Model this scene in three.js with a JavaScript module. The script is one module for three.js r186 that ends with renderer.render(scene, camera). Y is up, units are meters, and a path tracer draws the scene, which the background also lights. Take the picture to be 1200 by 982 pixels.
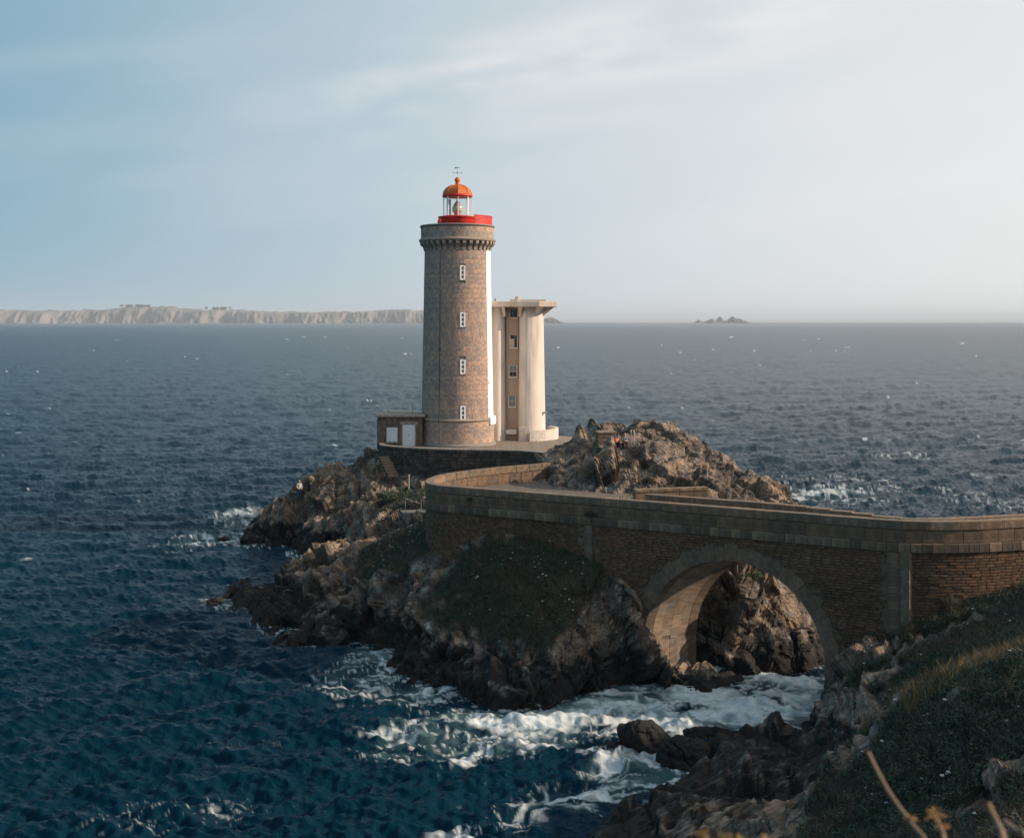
import * as THREE from 'three';
import { mergeGeometries } from 'three/addons/utils/BufferGeometryUtils.js';
import { MarchingCubes } from 'three/addons/objects/MarchingCubes.js';

// ------------------------------------------------------------------ camera, sky, sun, exposure
const scene = new THREE.Scene();
const F = 1434, EYE = 20, HORIZON = 377;               // focal length in photo pixels, eye height, horizon row
const camera = new THREE.PerspectiveCamera(2 * Math.atan(491 / F) * 180 / Math.PI, 1200 / 982, 0.1, 90000);
camera.position.set(0, EYE, 0);
camera.lookAt(0, EYE, -100);
camera.setViewOffset(1200, 982, 0, 491 - HORIZON, 1200, 982);
camera.focus = 95; camera.userData.fStop = 3.2;

const SUN = new THREE.Vector3(0.998, 0, 0.05).normalize().multiplyScalar(Math.cos(0.44)).setY(Math.sin(0.44));
const sun = new THREE.DirectionalLight(new THREE.Color().setRGB(1, 0.80, 0.61), 5.0);
sun.position.copy(SUN).multiplyScalar(300).add(new THREE.Vector3(0, 0, -80));
sun.target.position.set(0, 0, -80); sun.castShadow = true; sun.shadow.radius = 1.5;
sun.shadow.mapSize.set(4096, 4096);
Object.assign(sun.shadow.camera, { left: -90, right: 90, top: 90, bottom: -90, near: 1, far: 700 });
scene.add(sun, sun.target);

const renderer = new THREE.WebGLRenderer({ antialias: true });
renderer.toneMapping = THREE.LinearToneMapping;
renderer.toneMappingExposure = 1;
renderer.shadowMap.enabled = true;
renderer.setSize(1024, 837);

// ------------------------------------------------------------------ noise and random numbers
let seed = 1234567;
const rnd = () => { seed = (seed * 1664525 + 1013904223) >>> 0; return seed / 4294967296; };
const rr = (a, b) => a + (b - a) * rnd();
const clamp = (x, a = 0, b = 1) => x < a ? a : x > b ? b : x;
const mix = (a, b, t) => a + (b - a) * t;
const sst = (a, b, x) => { const t = clamp((x - a) / (b - a)); return t * t * (3 - 2 * t); };
function hash(x, y, z) {
  let h = (Math.imul(x | 0, 374761393) + Math.imul(y | 0, 668265263) + Math.imul(z | 0, 2147483629 ^ 0x5bd1e995)) | 0;
  h = Math.imul(h ^ (h >>> 13), 1274126177); h = Math.imul(h ^ (h >>> 15), 0x2c1b3c6d);
  return ((h ^ (h >>> 16)) >>> 0) / 4294967296;
}
function vn(x, y, z) {                                  // value noise, 0..1
  const xi = Math.floor(x), yi = Math.floor(y), zi = Math.floor(z);
  let fx = x - xi, fy = y - yi, fz = z - zi;
  fx = fx * fx * (3 - 2 * fx); fy = fy * fy * (3 - 2 * fy); fz = fz * fz * (3 - 2 * fz);
  const a = mix(hash(xi, yi, zi), hash(xi + 1, yi, zi), fx), b = mix(hash(xi, yi + 1, zi), hash(xi + 1, yi + 1, zi), fx);
  const c = mix(hash(xi, yi, zi + 1), hash(xi + 1, yi, zi + 1), fx), d = mix(hash(xi, yi + 1, zi + 1), hash(xi + 1, yi + 1, zi + 1), fx);
  return mix(mix(a, b, fy), mix(c, d, fy), fz);
}
function fbm(x, y, z, o = 4) { let s = 0, a = 0.5, n = 0; for (let i = 0; i < o; i++) { s += a * vn(x, y, z); n += a; x = x * 2.03 + 17.1; y = y * 2.03 + 3.7; z = z * 2.03 + 9.2; a *= 0.5; } return s / n; }
function ridged(x, y, z, o = 4) { let s = 0, a = 0.5, n = 0; for (let i = 0; i < o; i++) { s += a * (1 - Math.abs(2 * vn(x, y, z) - 1)); n += a; x = x * 2.07 + 11.3; y = y * 2.07 + 5.1; z = z * 2.07 + 2.9; a *= 0.5; } return s / n; }
function cells(x, y, z, k) {                            // nearest cell: its number, tilt term and the gap to the second
  const xi = Math.floor(x), yi = Math.floor(y), zi = Math.floor(z);
  let d1 = 9, d2 = 9, bi = 0, bj = 0, bk = 0, bx = 0, by = 0, bz = 0;
  for (let i = -1; i <= 1; i++) for (let j = -1; j <= 1; j++) for (let l = -1; l <= 1; l++) {
    const X = xi + i, Y = yi + j, Z = zi + l;
    const px = X + hash(X, Y, Z + k) - x, py = Y + hash(X + 71, Y, Z + k) - y, pz = Z + hash(X, Y + 37, Z + k) - z;
    const d = px * px + py * py + pz * pz;
    if (d < d1) { d2 = d1; d1 = d; bi = X; bj = Y; bk = Z; bx = px; by = py; bz = pz; } else if (d < d2) d2 = d;
  }
  const t = hash(bi + 13, bj + 7, bk + k), a = hash(bi + 5, bj + 91, bk + k) - 0.5, b = hash(bi + 55, bj + 19, bk + k) - 0.5, c = hash(bi + 3, bj + 23, bk + k) - 0.5;
  return [t - 0.5 - (a * bx + b * by + c * bz) * 1.6, Math.sqrt(d2) - Math.sqrt(d1)];
}

// ------------------------------------------------------------------ the sky (air and thin cloud only)
{
  const W = 1536, H = 768, data = new Float32Array(W * H * 4);
  for (let j = 0; j < H; j++) for (let i = 0; i < W; i++) {
    const th = ((i + 0.5) / W - 0.5) * 2 * Math.PI, el = ((j + 0.5) / H - 0.5) * Math.PI;
    const dx = Math.cos(th) * Math.cos(el), dz = Math.sin(th) * Math.cos(el), dy = Math.sin(el);
    const cg = dx * SUN.x + dy * SUN.y + dz * SUN.z;
    const flat = (dx * 0.985 - dz * 0.15) / Math.max(0.05, Math.hypot(dx, dz)) ;
    const t = sst(-0.62, 0.62, mix(flat, cg, 0.4));
    const up = clamp(Math.max(dy, 0) / 0.9);
    let r = mix(0.115, 0.90, t), g = mix(0.36, 0.90, t), b = mix(0.515, 0.895, t);
    const z = Math.pow(up, 0.85) * 0.50 * (1 - 0.35 * t);           // deeper blue towards the zenith
    r = mix(r, 0.10, z); g = mix(g, 0.20, z); b = mix(b, 0.34, z);
    const hz = Math.exp(-Math.max(dy, 0) / 0.075) * 0.40;            // pale, slightly mauve air at the horizon
    r = mix(r, mix(0.42, 0.88, t), hz); g = mix(g, mix(0.51, 0.85, t), hz); b = mix(b, mix(0.59, 0.815, t), hz);
    const gl = Math.pow(clamp(cg), 10) * 0.9; r += gl; g += gl * 0.86; b += gl * 0.66;
    if (dy > 0) {                                                    // thin cirrus drawn out along the wind
      const az = Math.atan2(dx, -dz) * 57.3, e = el * 57.3;
      const ax = az * 0.94 + e * 0.34, ay = e - az * 0.15;
      const wsp = fbm(ax * 0.11, ay * 0.62, 4.2, 5), soft = fbm(ax * 0.05, ay * 0.21, 9.7, 4);
      let c = sst(0.46, 0.80, wsp * 0.55 + soft * 0.5) * 0.22;
      const bd = (e - (11.7 + az * 0.14 + Math.sin(az * 0.2) * 0.25)) / 1.5, al = sst(-10.5, -5, az) * (1 - sst(9, 19, az));
      c += Math.exp(-bd * bd) * al * sst(0.25, 0.75, fbm(ax * 0.16, ay * 0.9, 1.2, 5)) * 1.5;
      const be = (e - 9.6) / 1.1, ae = sst(-16, -7, az) * (1 - sst(2, 13, az));
      c += Math.exp(-be * be) * ae * sst(0.3, 0.8, fbm(ax * 0.13, ay * 0.8, 6.2, 5)) * 0.5;
      c = clamp(c) * sst(0.0, 0.07, dy) * 0.72;
      r = mix(r, mix(0.72, 0.95, t), c); g = mix(g, mix(0.735, 0.93, t), c); b = mix(b, mix(0.755, 0.92, t), c);
    }
    if (dy < 0) { const k = sst(0, -0.2, dy); r = mix(r, 0.02, k); g = mix(g, 0.06, k); b = mix(b, 0.09, k); }
    const o = (j * W + i) * 4; data[o] = r; data[o + 1] = g; data[o + 2] = b; data[o + 3] = 1;
  }
  const tx = new THREE.DataTexture(data, W, H, THREE.RGBAFormat, THREE.FloatType);
  tx.mapping = THREE.EquirectangularReflectionMapping; tx.colorSpace = THREE.LinearSRGBColorSpace;
  tx.magFilter = tx.minFilter = THREE.LinearFilter; tx.needsUpdate = true;
  scene.background = tx; scene.environment = tx;
}
scene.fog = new THREE.FogExp2(new THREE.Color().setRGB(0.86, 0.92, 1.0), 0.000038);

// ------------------------------------------------------------------ helpers
const W = (px, py, D) => new THREE.Vector3((px - 600) * D / F, EYE - (py - HORIZON) * D / F, -D);   // photo pixel + distance
const SEA = (px, py) => { const D = EYE * F / (py - HORIZON); return [(px - 600) * D / F, D]; };        // photo pixel on the water
const taken = {};
function numbered(n) { const k = taken[n] = (taken[n] ?? -1) + 1; return k ? `${n}_${String(k).padStart(3, '0')}` : n; }
function tag(o, label, category, group, kind) { Object.assign(o.userData, label && { label }, category && { category }, group && { group }, kind && { kind }); return o; }
function mesh(name, geo, mat, parent = scene) {
  const m = new THREE.Mesh(geo, mat); m.name = parent === scene ? numbered(name) : name;
  m.castShadow = m.receiveShadow = true; parent.add(m); return m;
}
function thing(name, label, category, pos = [0, 0, 0], turn = 0, group) {
  const g = new THREE.Group(); g.name = numbered(name); g.position.set(...pos); g.rotation.y = turn; scene.add(g);
  return tag(g, label, category, group);
}
function boxGeo(l, h, d, c = 0.012) {                   // box with chamfered front edges, centred, uv in metres
  const g = new THREE.BufferGeometry(), P = [], U = [], I = [];
  const x = l / 2, y = h / 2, z = d / 2; c = Math.min(c, x * 0.4, y * 0.4, z * 0.4);
  const q = (a, b, e, f) => { const n = P.length / 3; for (const p of [a, b, e, f]) { P.push(...p); U.push(p[0] + p[2], p[1] + p[2] * 0.5); } I.push(n, n + 1, n + 2, n, n + 2, n + 3); };
  for (const s of [1, -1]) {
    const f = (a, b, k) => [s * a, b, s * k];
    q(f(-x + c, -y + c, z), f(x - c, -y + c, z), f(x - c, y - c, z), f(-x + c, y - c, z));
    q(f(-x, -y, z - c), f(x, -y, z - c), f(x - c, -y + c, z), f(-x + c, -y + c, z));
    q(f(x, -y, z - c), f(x, y, z - c), f(x - c, y - c, z), f(x - c, -y + c, z));
    q(f(x, y, z - c), f(-x, y, z - c), f(-x + c, y - c, z), f(x - c, y - c, z));
    q(f(-x, y, z - c), f(-x, -y, z - c), f(-x + c, -y + c, z), f(-x + c, y - c, z));
  }
  const k = z - c;
  q([x, -y, k], [x, -y, -k], [x, y, -k], [x, y, k]); q([-x, -y, -k], [-x, -y, k], [-x, y, k], [-x, y, -k]);
  q([-x, y, k], [x, y, k], [x, y, -k], [-x, y, -k]); q([-x, -y, -k], [x, -y, -k], [x, -y, k], [-x, -y, k]);
  g.setAttribute('position', new THREE.Float32BufferAttribute(P, 3)); g.setAttribute('uv', new THREE.Float32BufferAttribute(U, 2)); g.setIndex(I);
  g.computeVertexNormals(); return g;
}
const cache = {};
const cbox = (l, h, d, c) => cache[[l.toFixed(2), h.toFixed(3), d.toFixed(2), c]] ??= boxGeo(+l.toFixed(2), h, d, c);
function wedge(r0, r1, a0, a1, y0, y1, seg = 2, t0 = 0, t1 = 0) {     // curved block round the y axis; angle 0 faces +z, taper t at the top
  const P = [], U = [], I = [];
  const p = (r, a, y) => [r * Math.sin(a), y, r * Math.cos(a)];
  const quad = (a, b, c, d) => { const n = P.length / 3; for (const v of [a, b, c, d]) { P.push(...v); U.push(v[0] + v[2], v[1] + v[2] * 0.3); } I.push(n, n + 1, n + 2, n, n + 2, n + 3); };
  for (let i = 0; i < seg; i++) {
    const a = mix(a0, a1, i / seg), b = mix(a0, a1, (i + 1) / seg);
    quad(p(r1, a, y0), p(r1, b, y0), p(r1 - t1, b, y1), p(r1 - t1, a, y1));
    quad(p(r0, b, y0), p(r0, a, y0), p(r0 - t0, a, y1), p(r0 - t0, b, y1));
    quad(p(r1 - t1, a, y1), p(r1 - t1, b, y1), p(r0 - t0, b, y1), p(r0 - t0, a, y1));
    quad(p(r0, a, y0), p(r0, b, y0), p(r1, b, y0), p(r1, a, y0));
  }
  quad(p(r0, a0, y0), p(r1, a0, y0), p(r1 - t1, a0, y1), p(r0 - t0, a0, y1));
  quad(p(r1, a1, y0), p(r0, a1, y0), p(r0 - t0, a1, y1), p(r1 - t1, a1, y1));
  const g = new THREE.BufferGeometry();
  g.setAttribute('position', new THREE.Float32BufferAttribute(P, 3)); g.setAttribute('uv', new THREE.Float32BufferAttribute(U, 2)); g.setIndex(I); g.computeVertexNormals();
  return g;
}
const lathe = (pts, seg = 48) => new THREE.LatheGeometry(pts.map(p => new THREE.Vector2(p[0], p[1])), seg);
const tube = (pts, r, n = 12, k = 6) => new THREE.TubeGeometry(new THREE.CatmullRomCurve3(pts.map(p => p.isVector3 ? p : new THREE.Vector3(...p))), n, r, k);
const cyl = (r0, r1, h, x = 0, y = 0, z = 0, n = 12) => new THREE.CylinderGeometry(r1, r0, h, n).translate(x, y + h / 2, z);
const at = (g, x, y, z, ry = 0) => { const c = g.clone(); if (ry) c.rotateY(ry); return c.translate(x, y, z); };

// ------------------------------------------------------------------ textures: grain, stains, relief
function tex(n, fn, srgb = true) {
  const d = new Uint8Array(n * n * 4);
  for (let j = 0; j < n; j++) for (let i = 0; i < n; i++) { const c = fn(i / n, j / n), o = (j * n + i) * 4; d[o] = clamp(c[0]) * 255; d[o + 1] = clamp(c[1]) * 255; d[o + 2] = clamp(c[2]) * 255; d[o + 3] = 255; }
  const t = new THREE.DataTexture(d, n, n); t.wrapS = t.wrapT = THREE.RepeatWrapping; t.magFilter = THREE.LinearFilter; t.minFilter = THREE.LinearMipmapLinearFilter; t.generateMipmaps = true;
  if (srgb) t.colorSpace = THREE.SRGBColorSpace; t.needsUpdate = true; return t;
}
const tile = (f, u, v) => { const a = u, b = v; return f(a, b) * (1 - a) * (1 - b) + f(a - 1, b) * a * (1 - b) + f(a, b - 1) * (1 - a) * b + f(a - 1, b - 1) * a * b; };
const grainT = tex(512, (u, v) => { const f = tile((a, b) => fbm(a * 9, b * 9, 1, 6), u, v), s = tile((a, b) => vn(a * 150, b * 150, 3), u, v); const k = 0.82 + (f - 0.5) * 0.55 + (s - 0.5) * 0.16; return [k, k * 0.995, k * 0.985]; });
const grainB = tex(512, (u, v) => { const k = tile((a, b) => fbm(a * 22, b * 22, 7, 5), u, v); return [k, k, k]; }, false);
const rockT = tex(512, (u, v) => {
  const f = tile((a, b) => fbm(a * 7, b * 7, 21, 7), u, v), s = tile((a, b) => ridged(a * 16, b * 16, 5, 5), u, v), w = tile((a, b) => vn(a * 260, b * 260, 8), u, v);
  const p1 = sst(0.60, 0.68, tile((a, b) => fbm(a * 30, b * 30, 61, 3), u, v)), p2 = sst(0.60, 0.67, tile((a, b) => fbm(a * 38, b * 38, 67, 3), u, v));
  const k = 0.72 + (f - 0.5) * 1.2 + (s - 0.55) * 0.45 + (w - 0.5) * 0.3 + p1 * 0.28 - p2 * 0.34, o = clamp((f - 0.52) * 2); return [k * (1 + o * 0.05), k, k * (1 - o * 0.12)];
});
const rockB = tex(512, (u, v) => { const k = tile((a, b) => ridged(a * 12, b * 12, 15, 6) * 0.6 + fbm(a * 40, b * 40, 2, 4) * 0.4, u, v); return [k, k, k]; }, false);
const concT = tex(512, (u, v) => {                      // weathered concrete: board lines, run-off streaks, rust
  const f = tile((a, b) => fbm(a * 6, b * 6, 31, 5), u, v), st = tile((a, b) => fbm(a * 60, b * 3, 33, 4), u, v), ru = tile((a, b) => fbm(a * 34, b * 2.2, 37, 4), u, v);
  const k = 0.86 + (f - 0.5) * 0.26 - clamp(st - 0.55) * 0.7, r = sst(0.62, 0.78, ru) * 0.55; return [k, mix(k * 0.985, k * 0.70, r), mix(k * 0.965, k * 0.45, r)];
});
const scaled = (t, s) => { const c = t.clone(); c.repeat.set(s, s); c.needsUpdate = true; return c; };
const G1 = scaled(grainT, 0.7), GB = scaled(grainB, 1.1);
const RGB = (r, g, b) => new THREE.Color().setRGB(r, g, b);
const std = (r, g, b, o = {}) => new THREE.MeshStandardMaterial({ color: RGB(r, g, b), roughness: 0.9, ...o });
const stone = (r, g, b, o = {}) => std(r, g, b, { map: G1, bumpMap: GB, bumpScale: 0.012, roughness: 0.93, ...o });
const shades = (r, g, b, n, v = 0.25, o) => Array.from({ length: n }, (_, i) => { const k = 1 + (i / (n - 1) - 0.5) * 2 * v, w = (i * 7 % n / n - 0.5) * 0.16; return stone(r * k * (1 + w), g * k, b * k * (1 - w), o); });
const pick = (a) => a[Math.floor(rnd() * a.length)];

// ------------------------------------------------------------------ plan of the bridge
const A = new THREE.Vector2(-2.94, -73.9), B = new THREE.Vector2(19.66, -61.3);
const LEN = A.distanceTo(B), UX = (B.x - A.x) / LEN, UZ = (B.y - A.y) / LEN;    // along the bridge
const NX = UZ, NZ = -UX;                                                          // across it, away from the near shore
const SKEW = 0.598, WIDE = 3.1, ARC = 5.05, ARC_S = 16.87, ARC_Y = 2.1;          // the arch crosses the bridge at a slant
const BW = (s, w, y, k = 1) => new THREE.Vector3(A.x + UX * (s + SKEW * w * k) + NX * w, y, A.y + UZ * (s + SKEW * w * k) + NZ * w);
const toBridge = (x, z) => { const a = x - A.x, b = z - A.y, w = a * NX + b * NZ; return [a * UX + b * UZ, w, a * UX + b * UZ - SKEW * w]; };

// ------------------------------------------------------------------ shape of the land
function tps(pts) {
  const n = pts.length, m = n + 3, M = [];
  const k = (d2) => d2 < 1e-9 ? 0 : d2 * Math.log(d2) * 0.5;
  for (let i = 0; i < m; i++) M.push(new Float64Array(m + 1));
  for (let i = 0; i < n; i++) {
    for (let j = 0; j < n; j++) M[i][j] = k((pts[i][0] - pts[j][0]) ** 2 + (pts[i][1] - pts[j][1]) ** 2);
    M[i][i] += 0.4; M[i][n] = M[n][i] = 1; M[i][n + 1] = M[n + 1][i] = pts[i][0]; M[i][n + 2] = M[n + 2][i] = pts[i][1]; M[i][m] = pts[i][2];
  }
  for (let c = 0; c < m; c++) {
    let p = c; for (let r = c + 1; r < m; r++) if (Math.abs(M[r][c]) > Math.abs(M[p][c])) p = r;
    [M[c], M[p]] = [M[p], M[c]];
    for (let r = 0; r < m; r++) if (r !== c) { const f = M[r][c] / M[c][c]; if (f) for (let q = c; q <= m; q++) M[r][q] -= f * M[c][q]; }
  }
  const w = M.map((r, i) => r[m] / r[i]);
  return (x, D) => { let s = w[n] + w[n + 1] * x + w[n + 2] * D; for (let i = 0; i < n; i++) { const a = x - pts[i][0], b = D - pts[i][1]; s += w[i] * k(a * a + b * b); } return s; };
}
function signed(poly, x, D) {                            // distance to a shoreline, positive on land
  let best = 1e9, inside = false;
  for (let i = 0, j = poly.length - 1; i < poly.length; j = i++) {
    const ax = poly[j][0], ay = poly[j][1], bx = poly[i][0], by = poly[i][1];
    if ((ay > D) !== (by > D) && x < (bx - ax) * (D - ay) / (by - ay) + ax) inside = !inside;
    const ex = bx - ax, ey = by - ay, t = clamp(((x - ax) * ex + (D - ay) * ey) / (ex * ex + ey * ey)), qx = ax + ex * t - x, qy = ay + ey * t - D;
    const d = qx * qx + qy * qy; if (d < best) best = d;
  }
  return Math.sqrt(best) * (inside ? 1 : -1);
}
const isleShore = [[283, 638], [300, 642], [345, 641], [380, 650], [410, 653]].map(p => SEA(...p)).concat([[-11.5, 99], [-12.5, 94], [-16.5, 91], [-21.3, 88]],
  [[256, 711], [296, 718], [312, 735], [342, 740], [347, 754], [375, 756], [400, 752], [430, 748], [466, 765], [453, 783], [480, 802], [540, 807], [550, 820], [590, 828], [680, 823], [717, 822], [735, 812], [770, 806], [818, 813], [838, 805], [870, 799], [883, 790], [944, 787], [960, 781]].map(p => SEA(...p)),
  [[20.5, 74], [23.4, 79], [22, 86], [17, 94], [11, 102], [7, 110], [6.5, 120], [4, 129], [-5, 131], [-13, 127], [-19, 121], [-24.5, 114]]);
const isleTop = tps([
  [-5, 117, 7.9], [-12, 117, 7.5], [-12.5, 113, 6.8], [-5, 108, 5.4], [0, 105.5, 5.6], [1, 122, 7.9], [5, 118, 7.4], [4, 104, 6.2], [-8, 125, 6], [2, 128, 6],
  [0, 95, 6.2], [3, 92, 7.8], [-4, 90, 5.8], [-7, 97, 5.6], [-6.5, 84, 5.7],
  [0, 78, 8.2], [3, 80, 8.3], [0, 82, 8.2], [5, 76, 8.2], [10, 72.3, 8.0],
  [2.4, 84, 9.0], [3.45, 90, 10.3], [4.7, 92, 11], [7.8, 92, 12.6], [9.6, 92, 12.6], [10.5, 92, 12.5], [12.6, 90, 11.7], [14, 88.5, 10.7], [15.6, 87, 9.3], [17.6, 84, 8.6], [19.6, 80.5, 7.8],
  [7.6, 86, 11.3], [6, 84, 11], [5, 82.5, 10.4], [8, 82.5, 10.8], [10, 84, 11], [12, 83, 9.9], [13.9, 80, 9.0],
  [4, 80.2, 8.6], [8, 79.2, 8.7], [12, 77.5, 8.5], [15, 75, 7.8],
  [-2.6, 73.2, 6.6], [0, 71.6, 7.0], [4.4, 69.2, 6.0], [7.2, 67.6, 4.2], [4.5, 64.8, 3.4], [1, 66, 2.8], [-2.4, 70, 4.2], [-5.6, 76.5, 5.9], [-6.7, 80, 5.3], [-9.4, 84, 4.5], [-12.3, 88, 2.9], [-16, 87.5, 1.4], [-14.6, 82, 1.6], [-11, 80, 2.3], [-6.7, 74, 2.4], [-8, 95, 5.5], [-9, 90, 4.4],
  [-12.6, 112, 6.4], [-15.8, 113, 5.9], [-17.2, 112, 5.0], [-18.4, 112, 3.6], [-19.5, 112, 3.1], [-21.5, 112, 2.7], [-22.6, 111, 1.8], [-15, 108, 3.2], [-11.6, 104, 4.5], [-9.7, 103, 5.3],
]);
function isleH(x, z) {
  const D = -z, n = fbm(x * 0.45, 3, z * 0.45, 4) - 0.5, d = signed(isleShore, x, D) + n * 1.5;
  const slope = mix(1.7 + 2.2 * fbm(x * 0.16, 8, z * 0.16, 2), 1.9, sst(9.5, 11.5, x) * (1 - sst(76, 80, D)));
  let p = d > 0 ? slope * Math.pow(d, 0.92) : d * 1.3;
  if (d > 0) { const t = isleTop(x, D) + (fbm(x * 0.3, 1, z * 0.3, 4) - 0.5) * 0.5; const k = clamp(0.5 + 0.5 * (p - t) / 0.9); p = mix(p, t, k) - 0.9 * k * (1 - k) * 0.5; }
  if (x > 10.5 && D > 67 && D < 86) p = Math.min(p, (18.4 - x) * 1.45 + (D - 71) * 1.0 + n * 1.2);   // the flank that falls to the channel
  const [s, w, sk] = toBridge(x, z);                     // clear of the road and of the archway
  if (s > -4 && s < 34 && w > -0.1 && w < 3.4) p = Math.min(p, 8.1);
  const gap = Math.min(sk - (ARC_S - ARC - 0.4), ARC_S + ARC + 0.2 - sk, w + 1.0, WIDE + 1.9 - w);
  if (gap > 0) p = Math.min(p, mix(p, 0.75 + n * 2.2 - sst(ARC_S - 3.2, ARC_S + 1, sk) * 2, sst(0, 0.35, gap)));
  return Math.max(p, -2.2);
}
const shoreLine = [[724, 980], [747, 957], [771, 952], [787, 936], [821, 915], [848, 901], [864, 883]].map(p => SEA(...p)).concat(
  [[12.4, 58], [13.5, 57.2], [14.0, 58.8], [14.6, 60.5], [16.0, 63.2], [17.6, 65.5], [20, 68], [26, 70], [36, 72], [60, 74], [60, -30], [-30, -30], [-26, 0], [-16, 10], [-9, 24], [-3, 35], [1, 42]]);
const shoreTop = tps([
  [9.8, 50, 1.0], [7, 48.5, 1.0], [9.6, 46, 1.6], [6, 45, 1.6], [11, 45, 2.2], [13.9, 50, 1.8], [15, 54, 1.3], [12, 54, 1.2], [16.4, 58, 3.2], [18.9, 60.8, 4.0], [21, 60, 5.1], [25.1, 60, 6.4], [20.3, 52, 6.0], [17.2, 54, 3.4], [26, 52, 7.6],
  [13.5, 42, 7.0], [14.6, 42, 7.6], [17.6, 42, 8.6], [12, 43.5, 4.6], [15.5, 46.5, 4.6], [10.9, 26, 9.0], [9.8, 28, 7.4], [9.2, 33, 5.0], [10, 38, 4.2], [9.6, 40.5, 3.3], [13.8, 33, 8.4], [12.6, 36, 7.4],
  [0, 0, 18.3], [0, 3, 17.6], [3, 3, 17.7], [0, 10, 13.6], [0, 20, 7.5], [0, 30, 3.0], [8, 20, 9.6], [5, 34, 2.6], [20, 20, 12.5], [6, 6, 16.3], [25, 42, 10.2], [26, 60, 6.8], [30, 30, 14], [24, 66, 6], [36, 66, 7.5], [30, 62, 7.2], [40, 52, 18.2], [40, 46, 18.4], [40, 42, 18.6], [40, 36, 19], [40, 30, 20], [40, 57, 15.5], [40, 62, 9], [52, 57, 18], [52, 45, 21], [52, 40, 21], [52, 28, 24], [52, 62, 9], [30, 48, 12], [32, 55, 11.5], [-8, 8, 13], [-8, 18, 6], [10, -10, 18.5], [-10, -10, 18],
]);
function shoreH(x, z) {
  const D = -z, n = fbm(x * 0.45, 13, z * 0.45, 4) - 0.5, d = signed(shoreLine, x, D) + n * 1.1;
  const slope = 1.5 + 1.6 * fbm(x * 0.16, 28, z * 0.16, 2);
  let p = d > 0 ? slope * Math.pow(d, 0.9) : d * 1.2;
  if (d > 0) { const t = shoreTop(x, D) + (fbm(x * 0.3, 11, z * 0.3, 4) - 0.5) * 0.5; const k = clamp(0.5 + 0.5 * (p - t) / 0.8); p = mix(p, t, k) - 0.8 * k * (1 - k) * 0.5; }
  const [s, w, sk] = toBridge(x, z);
  if (s > 18 && w > -0.1 && w < 6) p = Math.min(p, 8.0);
  const gap = Math.min(sk - (ARC_S - ARC - 0.4), ARC_S + ARC - 0.1 - sk, w + 0.6, WIDE + 3 - w);
  if (gap > 0) p = Math.min(p, mix(p, -0.4, sst(0, 0.4, gap)));
  return Math.max(p, -2.2);
}
// grass cover, 0..1
function isleGrass(x, z, h, up) {
  const D = -z, n = fbm(x * 0.5, 41, z * 0.5, 4) - 0.5;
  const e = (cx, cD, rx, rD) => 1 - Math.hypot((x - cx) / rx, (D - cD) / rD);
  let g = Math.max(e(0.8, 69.4, 6.5, 4.4), e(-6.8, 82, 3.4, 7.5), e(-9.5, 100, 4.0, 5.5), e(-3, 101, 5, 7), e(-3, 92, 4, 7));
  const side = D > 66 && D < 73 && x > 5.2 ? -0.3 : 0;
  return sst(-0.05, 0.18, g * 1.25 - 0.06 + n * 1.7 + side) * sst(0.48, 0.66, up) * sst(2.2, 3.0, h);
}
function shoreGrass(x, z, h, up) {
  const D = -z, n = fbm(x * 0.5, 51, z * 0.5, 4) - 0.5;
  const path = 1 - Math.hypot((x - 11 - (D - 45) * 0.22) / 1.5, (D - 45.5) / 3.4);
  return sst(2.8, 4.1, h + n * 3.2) * sst(0.36, 0.55, up) * (D > 45 ? sst(-0.02, 0.12, n + (h - 4.2) * 0.10) : sst(-0.26, -0.14, n)) * (1 - sst(0, 0.25, path + n * 0.5));
}
const gridded = (f, x0, x1, z0, z1, st) => {            // a function of the plan kept on a grid
  const nx = Math.ceil((x1 - x0) / st) + 2, nz = Math.ceil((z1 - z0) / st) + 2, v = new Float32Array(nx * nz);
  for (let i = 0; i < nx; i++) for (let j = 0; j < nz; j++) v[i * nz + j] = f(x0 + i * st, z0 + j * st);
  return (x, z) => { const a = clamp((x - x0) / st, 0, nx - 1.001), b = clamp((z - z0) / st, 0, nz - 1.001), i = a | 0, j = b | 0, p = a - i, q = b - j, o = i * nz + j; return mix(mix(v[o], v[o + 1], q), mix(v[o + nz], v[o + nz + 1], q), p); };
};
const isleG = gridded(isleH, -30, 25, -133, -60, 0.2), shoreG = gridded(shoreH, -12, 62, -74, 6, 0.22);
const shoreDist = gridded((x, z) => Math.min(-signed(isleShore, x, -z), -signed(shoreLine, x, -z)), -80, 80, -182, -40, 0.5);
const M_rock = new THREE.MeshStandardMaterial({ vertexColors: true, map: scaled(rockT, 0.33), bumpMap: scaled(rockB, 0.5), bumpScale: 0.08, roughness: 0.94, flatShading: true });
const dip = new THREE.Matrix4().makeRotationFromEuler(new THREE.Euler(0.35, 0.5, -0.62));
const tmpv = new THREE.Vector3();
const saw = (t) => { const f = t - Math.floor(t); return f < 0.86 ? f / 0.86 : (1 - f) / 0.14; };
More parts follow.
